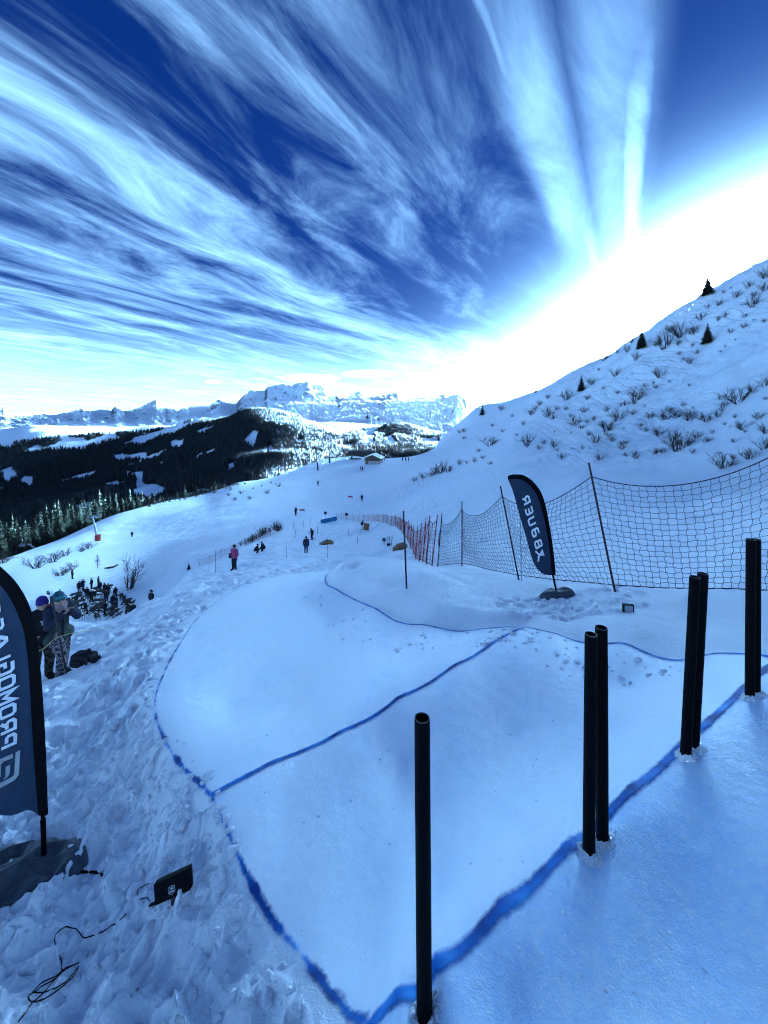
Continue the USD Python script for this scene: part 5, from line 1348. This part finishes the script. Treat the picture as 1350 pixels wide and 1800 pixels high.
def person(label, at, face, pose, wear, scale=1.0, fine=False, group=None, hem=None):
    """wear: (jacket, trousers, boots, hat) materials; facing angle is of +x, counter-clockwise."""
    J = skeleton(pose)
    t = thing('person', label, 'person', at, face, group, (scale,) * 3)
    seg, edge = (20, .03) if fine else (10, None)
    m = bones(J, RAD, TORSO + ARMS + LEGS + FEET + HEAD + [('wrl', 'hal'), ('wrr', 'har')][:0 if fine else 2], 0, edge, seg, 6 if fine else 0)
    if fine:
        add = []
        f = J['jaw'] - J['neck']; fw = np.array([f[0], f[1], 0]); fw /= max(np.linalg.norm(fw), 1e-6); sd = np.array([-fw[1], fw[0], 0])
        hd = J['head']
        nose = Manifold.batch_hull([ball(hd + fw * .092 + np.array([0, 0, .02]), .010, 8), ball(hd + fw * .112 - np.array([0, 0, .018]), .013, 8)])
        add.append(nose)
        for s in (-1, 1):
            add.append(Manifold.batch_hull([ball(hd + sd * s * .096 + np.array([0, 0, .012]), .014, 8), ball(hd + sd * s * .095 - np.array([0, 0, .022]), .010, 8)]))
        for w, h, s in (('wrl', 'hal', 1), ('wrr', 'har', -1)):
            add += fingers(J[w], J[h] - J[w], s)
        mm = add[0]
        for a in add[1:]:
            mm = mm + a
        mm = mm.to_mesh()
        whole = Manifold.batch_hull([ball(J['neck'], .01, 6), ball(J['neck'] + .001, .01, 6)])
        import manifold3d
        base = Manifold(manifold3d.Mesh(np.asarray(m.vertices, np.float32), np.asarray(m.faces, np.uint32)))
        ext = Manifold(mm)
        full = base + ext if base.status() == manifold3d.Error.NoError else ext
        fmesh = full.to_mesh(); m = trimesh.Trimesh(fmesh.vert_properties[:, :3], fmesh.tri_verts, process=False)
    body = obj('body', m, M_SKIN, t, smooth=60)
    jac = bones(J, RAD, TORSO + ARMS + ([('pelvis', 'hpl'), ('pelvis', 'hpr')]), .028 if fine else .03, edge, seg, 5 if fine else 0)
    obj('jacket', jac, wear[0], t, smooth=60)
    if hem is not None:
        hj = dict(J); hj['h1'], hj['h2'] = J['hpl'] + (.0, .03, -.05), J['hpr'] + (.0, -.03, -.05); hr = dict(RAD, h1=.115, h2=.115)
        obj('coat_skirt', bones(hj, hr, [('waist', 'pelvis'), ('pelvis', 'h1'), ('pelvis', 'h2'), ('h1', 'h2'), ('chest', 'waist')], .036, edge, seg, 4 if fine else 0), hem, t, smooth=60)
    obj('trousers', bones(J, RAD, LEGS, .026, edge, seg, 4 if fine else 0), wear[1], t, smooth=60)
    obj('boots', bones(J, RAD, FEET, .022, None, seg, 0), wear[2], t, smooth=50)
    hat = Manifold.batch_hull([ball(J['head'] + (-.008, 0, .02), .108, seg), ball(J['crown'] + (-.012, 0, .02), .098, seg)])
    hat = hat.trim_by_plane([.25, 0, 1.0], float((J['head'][2] + .018 + .25 * J['head'][0]) / 1.03 * 1.0))
    hm = hat.to_mesh(); obj('hat', trimesh.Trimesh(hm.vert_properties[:, :3], hm.tri_verts), wear[3], t, smooth=60)
    if not fine:
        for w, h in (('wrl', 'hal'), ('wrr', 'har')):
            obj('glove', bones(J, RAD, [(w, h)], .012, None, 8, 0), M_DARKWEAR, t, smooth=60)
    return t, body, J

# the two spectators on the left
b2 = on(103, 8.3); b2[2] = max(b2[2], P(0, 1187, 8.3)[2] - .05)
s2 = 1.03
pose2 = {'head': (.05, -.02, 1.575), 'crown': (.02, -.01, 1.63), 'jaw': (.10, -.03, 1.525), 'wrl': (.27, .05, 1.40), 'ell': (.17, .25, 1.17), 'hal': (.33, .01, 1.46), 'wrr': (.29, -.08, 1.36), 'elr': (.16, -.27, 1.16), 'har': (.36, -.05, 1.42),
    'hpr': (.02, -.10, .90), 'knr': (.36, -.15, .60), 'anr': (.30, -.16, .20), 'tor': (.46, -.17, .15), 'hpl': (-.02, .11, .90), 'knl': (-.03, .13, .49), 'anl': (-.09, .13, .09), 'tol': (.07, .14, .04), 'pelvis': (-.02, 0, .93)}
t, body, J = person('person in olive coat and teal cap, hands at the face, boot on a bag', b2, -.35, pose2, (M_NAVYWEAR, M_CAMO, M_DARKWEAR, M_TEAL), s2, True, hem=M_OLIVE)
obj('scarf', bones(dict(J, a=J['neck'] + (.03, .05, .02), b=J['neck'] + (.06, -.04, .03), c=J['neck'] + (.10, 0, -.06)), dict(RAD, a=.07, b=.072, c=.06), [('a', 'b'), ('a', 'c'), ('b', 'c')], .02, .03, 14, 4), M_SCARF, t, smooth=60)
gog = Manifold.batch_hull([ball(J['head'] + (.07, -.075, .075), .035, 10), ball(J['head'] + (.07, .05, .075), .035, 10), ball(J['head'] + (.09, -.015, .075), .035, 10)]).to_mesh()
obj('goggles', trimesh.Trimesh(gog.vert_properties[:, :3], gog.tri_verts), M_LENS, t, smooth=60)
for s in (-1, 1):
    obj('eye', trimesh.creation.icosphere(2, .011).apply_translation(J['head'] + (.088, s * .034 - .012, .012)), M_EYE, body, smooth=True)
obj('mouth', trimesh.creation.icosphere(2, .016).apply_scale((.5, 1.5, .4)).apply_translation(J['jaw'] + (.05, -.004, .0)), M_LIP, body, smooth=True)
obj('hood', bones(dict(J, a=J['neck'] + (-.08, .06, .01), b=J['neck'] + (-.08, -.06, .01)), dict(RAD, a=.07, b=.07), [('a', 'b')], .02, .03, 14, 3), simple('coral_hood', (.40, .09, .10), .8, .15), t, smooth=60)
obj('zip_flap', box(.012, .05, .62, (J['chest'] + J['pelvis']) / 2 + (.185, -.03, -.02)), M_DARKWEAR, t)

b1 = on(74, 8.15); b1[2] = max(b1[2], P(0, 1196, 8.15)[2] - .05)
pose1 = {'wrr': (.16, -.20, 1.02), 'elr': (-.02, -.27, 1.13), 'har': (.23, -.17, 1.02), 'wrl': (.16, .22, 1.00), 'hal': (.22, .18, 1.0), 'knl': (.06, .11, .49), 'knr': (.05, -.12, .50)}
t, body, J = person('person in purple beanie and black jacket with white lettering, behind the big flag', b1, -.55, pose1, (M_DARKWEAR, M_CAMO2, M_DARKWEAR, M_PURPLE), .99, True)
for s in (-1, 1):
    obj('eye', trimesh.creation.icosphere(2, .011).apply_translation(J['head'] + (.088, s * .034, .012)), M_EYE, body, smooth=True)
obj('mouth', trimesh.creation.icosphere(2, .016).apply_scale((.5, 1.5, .4)).apply_translation(J['jaw'] + (.05, 0, .0)), M_LIP, body, smooth=True)
def chest_text(s, y, z, h, x):
    m = meshkit.text_mesh(s, h, .004, True); m.apply_translation((-m.bounds[:, 0].mean(), 0, 0))
    m.apply_transform(np.array([[0, 0, 1, x], [1, 0, 0, y], [0, 1, 0, z], [0, 0, 0, 1.0]])); return m
for s, y, z, h in (('B', .02, 1.30, .075), ('T', -.055, 1.215, .085), ('ER', .03, 1.19, .06), ('b', -.01, 1.10, .06)):
    obj('chest_lettering', chest_text(s, y, z, h, .175), M_WHITE_INK, t)

# backpack, leaning pole and cord beside them
b = on(150, 7.9); b[2] = max(b[2], P(0, 1177, 7.9)[2])
t = thing('backpack', 'black backpack lying open on the bank under the spectator boot', 'bag', b, -.1)
def rbox(sx, sy, sz, at, r=.05):
    m = Manifold.batch_hull([ball((at[0] + i * (sx / 2 - r), at[1] + j * (sy / 2 - r), at[2] + k * (sz / 2 - r)), r, 10) for i in (-1, 1) for j in (-1, 1) for k in (-1, 1)]).to_mesh()
    return trimesh.Trimesh(m.vert_properties[:, :3], m.tri_verts)
k = 8.0 / F
obj('main_pocket', rbox(38 * k, .26, 21 * k, (-2 * k, 0, 9 * k), .06), M_DARKWEAR, t, smooth=60)
mm = Manifold.batch_hull([ball((p[0] * k, p[1], p[2] * k), r, 8) for p, r in (((7, 0, 25), .03), ((-6, .06, 15), .06), ((-6, -.06, 15), .06), ((17, 0, 9), .04))]).to_mesh()
obj('top_flap', trimesh.Trimesh(mm.vert_properties[:, :3], mm.tri_verts), M_DARKWEAR, t, smooth=60)
obj('front_pocket', rbox(22 * k, .08, 12 * k, (-6 * k, -.14, 7 * k), .03), M_DARKWEAR, t, smooth=60)
obj('strap', tube(np.array([(16, -.1, 5), (22, -.1, 8), (27, -.08, 14), (32, -.05, 18)]) * (k, 1, k), [.05, .045, .04, .03], 8), M_DARKWEAR, t, smooth=60)
obj('strap', tube(np.array([(12, -.16, 20), (18, -.2, 12), (14, -.2, 3)]) * (k, 1, k), .022, 6), M_DARKWEAR, t, smooth=60)
b = on(117, 7.75); a0, a1 = P(117, 1184, 7.75), P(91, 1050, 7.9)
tag(obj('leaning_pole', [tube([a0 - (0, 0, .15), a0, (a0 + a1) / 2, a1], .017, 8), tube([a1 + (.0, 0, -.12), a1 + (-.012, 0, .02)], .028, 8)], M_STAKE, smooth=40), 'slim dark pole leaning in front of the spectator in the olive coat', 'pole')
cord = np.array([P(20, 1165, 7.9), P(72, 1143, 7.8), P(90, 1130, 7.75), P(103.5, 1116, 7.72), P(128, 1113, 7.9), P(160, 1108, 9.5), P(205, 1097, 13.5), P(262, 1052, 21)])
tag(obj('cord', [tube(resample(cord, 60), .007, 5)], simple('yellow_cord', (.55, .50, .22), .8, .1), smooth=True), 'thin yellow cord stretched past the leaning pole and two spectators', 'cord')

# the person in the pink jacket, and the small figures
b = on(412, 27)
walk = {'wrr': (.12, -.24, 1.0), 'har': (.16, -.2, .98), 'knl': (.06, .10, .49), 'anl': (-.02, .10, .09)}
t, _, J = person('person in pink jacket and black trousers walking up the bank', b, -1.9, walk, (M_PINK, M_DARKWEAR, M_DARKWEAR, M_DARKWEAR), .98)
obj('shoulder_bag', rbox(.25, .18, .34, (-.05, -.36, .95), .05), M_DARKWEAR, t, smooth=60)
def small(px, d, label, face=0.0, wear=None, pose={}, scale=1.0, dz=0.0):
    b = on(px, d) + (0, 0, dz)
    return person(label, b, face, pose, wear or (M_DARKWEAR, M_DARKWEAR, M_DARKWEAR, M_DARKWEAR), scale)[0]
bend = {'knl': (.12, .1, .47), 'knr': (.12, -.1, .47), 'chest': (.10, 0, 1.22), 'ribl': (.1, .09, 1.22), 'ribr': (.1, -.09, 1.22), 'neck': (.16, 0, 1.37), 'head': (.2, 0, 1.49), 'crown': (.19, 0, 1.54), 'jaw': (.24, 0, 1.45), 'shl': (.12, .18, 1.32), 'shr': (.12, -.18, 1.32), 'wrl': (.3, .2, .95), 'wrr': (.3, -.2, .95), 'hal': (.36, .2, .9), 'har': (.36, -.2, .9)}
NB = (M_NAVYWEAR, simple('blue_trousers', (.03, .07, .14), .8, .15), M_DARKWEAR, M_DARKWEAR)
small(538, 42, 'person in dark jacket and blue trousers on the left lip of the course', -1.2, NB)
small(549, 56, 'person in black standing above the blue-trousered one', -2.4, None, bend)
STR = (M_DARKWEAR, simple('white_trousers', (.6, .62, .64), .8, .15), M_DARKWEAR, M_DARKWEAR)
small(636, 58, 'person in black jacket and white trousers beside the brown board', -.4, STR, bend, .92)
for px, label in ((450, 'left of two people crouching in the snow beyond the pink jacket'), (463, 'right of two people crouching in the snow beyond the pink jacket')):
    small(px, 46, label, 0 if px < 455 else 3.1, None, {**bend, 'pelvis': (-.1, 0, .45), 'waist': (-.05, 0, .6), 'hpl': (-.1, .1, .42), 'hpr': (-.1, -.1, .42), 'knl': (.25, .12, .45), 'knr': (.25, -.12, .45), 'anl': (.1, .12, .08), 'anr': (.1, -.12, .08), **{k: tuple(np.array(v) - (0, 0, .5)) for k, v in bend.items() if k in ('chest', 'ribl', 'ribr', 'neck', 'head', 'crown', 'jaw', 'shl', 'shr', 'wrl', 'wrr', 'hal', 'har')}, 'ell': (.1, .25, .65), 'elr': (.1, -.25, .65)})
HV = (M_DARKWEAR, M_HIVIS, M_DARKWEAR, M_DARKWEAR)
def rise(px, py, d, label, wear=None, face=0.0, scale=1.0):
    """A figure whose head shows at row py, standing on the ground there."""
    b = on(px, d)
    return person(label, b, face, {}, wear or (M_DARKWEAR,) * 4, scale)[0]
rise(266, 1043, 30, 'person in dark jacket with lime trousers below the near crest', HV, 1.0)
rise(230, 1064, 26, 'person in brown coat half hidden at the near crest by the crowd', None, 2.0)
for k, (px, py, label) in enumerate([(139, 1041, 'leftmost of the four people standing above the terrace'), (146, 1037, 'second person standing above the terrace, arm stretched out'), (161, 1035, 'third person standing above the terrace, between the others'), (173, 1031, 'rightmost of the four people standing above the terrace')]):
    b = hit(px, py, 30, 200)
    pz = {'ell': (.2, .4, 1.3), 'wrl': (.4, .55, 1.38), 'hal': (.48, .6, 1.4)} if k == 1 else {}
    person(label, b, -.8 - .6 * k, pz, (M_DARKWEAR, M_DARKWEAR, M_DARKWEAR, M_DARKWEAR), 1.0)
b = hit(127, 1018, 40, 200); person('small person in dark red on the slope above the terrace', b, 1.0, {}, (simple('maroon_wear', (.09, .02, .03), .8, .15), M_DARKWEAR, M_DARKWEAR, M_DARKWEAR), 1.0)
crowd = None
gc = np.random.default_rng(19)
for k in range(10):
    q = terrace()
    if crowd is None:
        crowd = person('person in dark clothes standing among the terrace tables', q, 0, {}, (M_DARKWEAR, M_NAVYWEAR, M_DARKWEAR, M_DARKWEAR), 1.0, group='people among the terrace tables')[0]
    else:
        dup(crowd, q, gc.uniform(0, 6), group='people among the terrace tables', scale=gc.uniform(.9, 1.05))
for px, py, k in ((84, 1056, 0), (105, 1052, 1)):
    q = hit(px, py + 6, 30, 200); dup(crowd, q, k, ('person in dark clothes by the snowy hut roof', 'person showing behind the cap of the olive-coated spectator')[k], scale=1.0)
far = [(634, 827, 'left of two skiers on the piste below the chalet'), (637, 828, 'right of two skiers on the piste below the chalet'), (559, 854, 'lone skier below the left dark pylon'), (676, 811, 'person standing just right of the chalet'), (708, 811, 'leftmost of three people on the sunlit saddle'), (713, 811, 'middle one of three people on the sunlit saddle'), (718, 811, 'rightmost of three people on the sunlit saddle'), (636, 881, 'lone skier right of the upper red sign'), (520, 906, 'person beside the small red sign on the piste'), (655, 813, 'person in front of the chalet wall')]
for k, (px, py, label) in enumerate(far):
    q = hit(px, py, 60, 640); dup(crowd, q, k * 1.1, label, scale=1.15, group='far figures on the piste').ClearCustomDataByKey('group')
b = hit(232, 944, 60, 300); dup(crowd, b, 2.0, 'lone skier on the slope right of the leaning pylon').ClearCustomDataByKey('group')
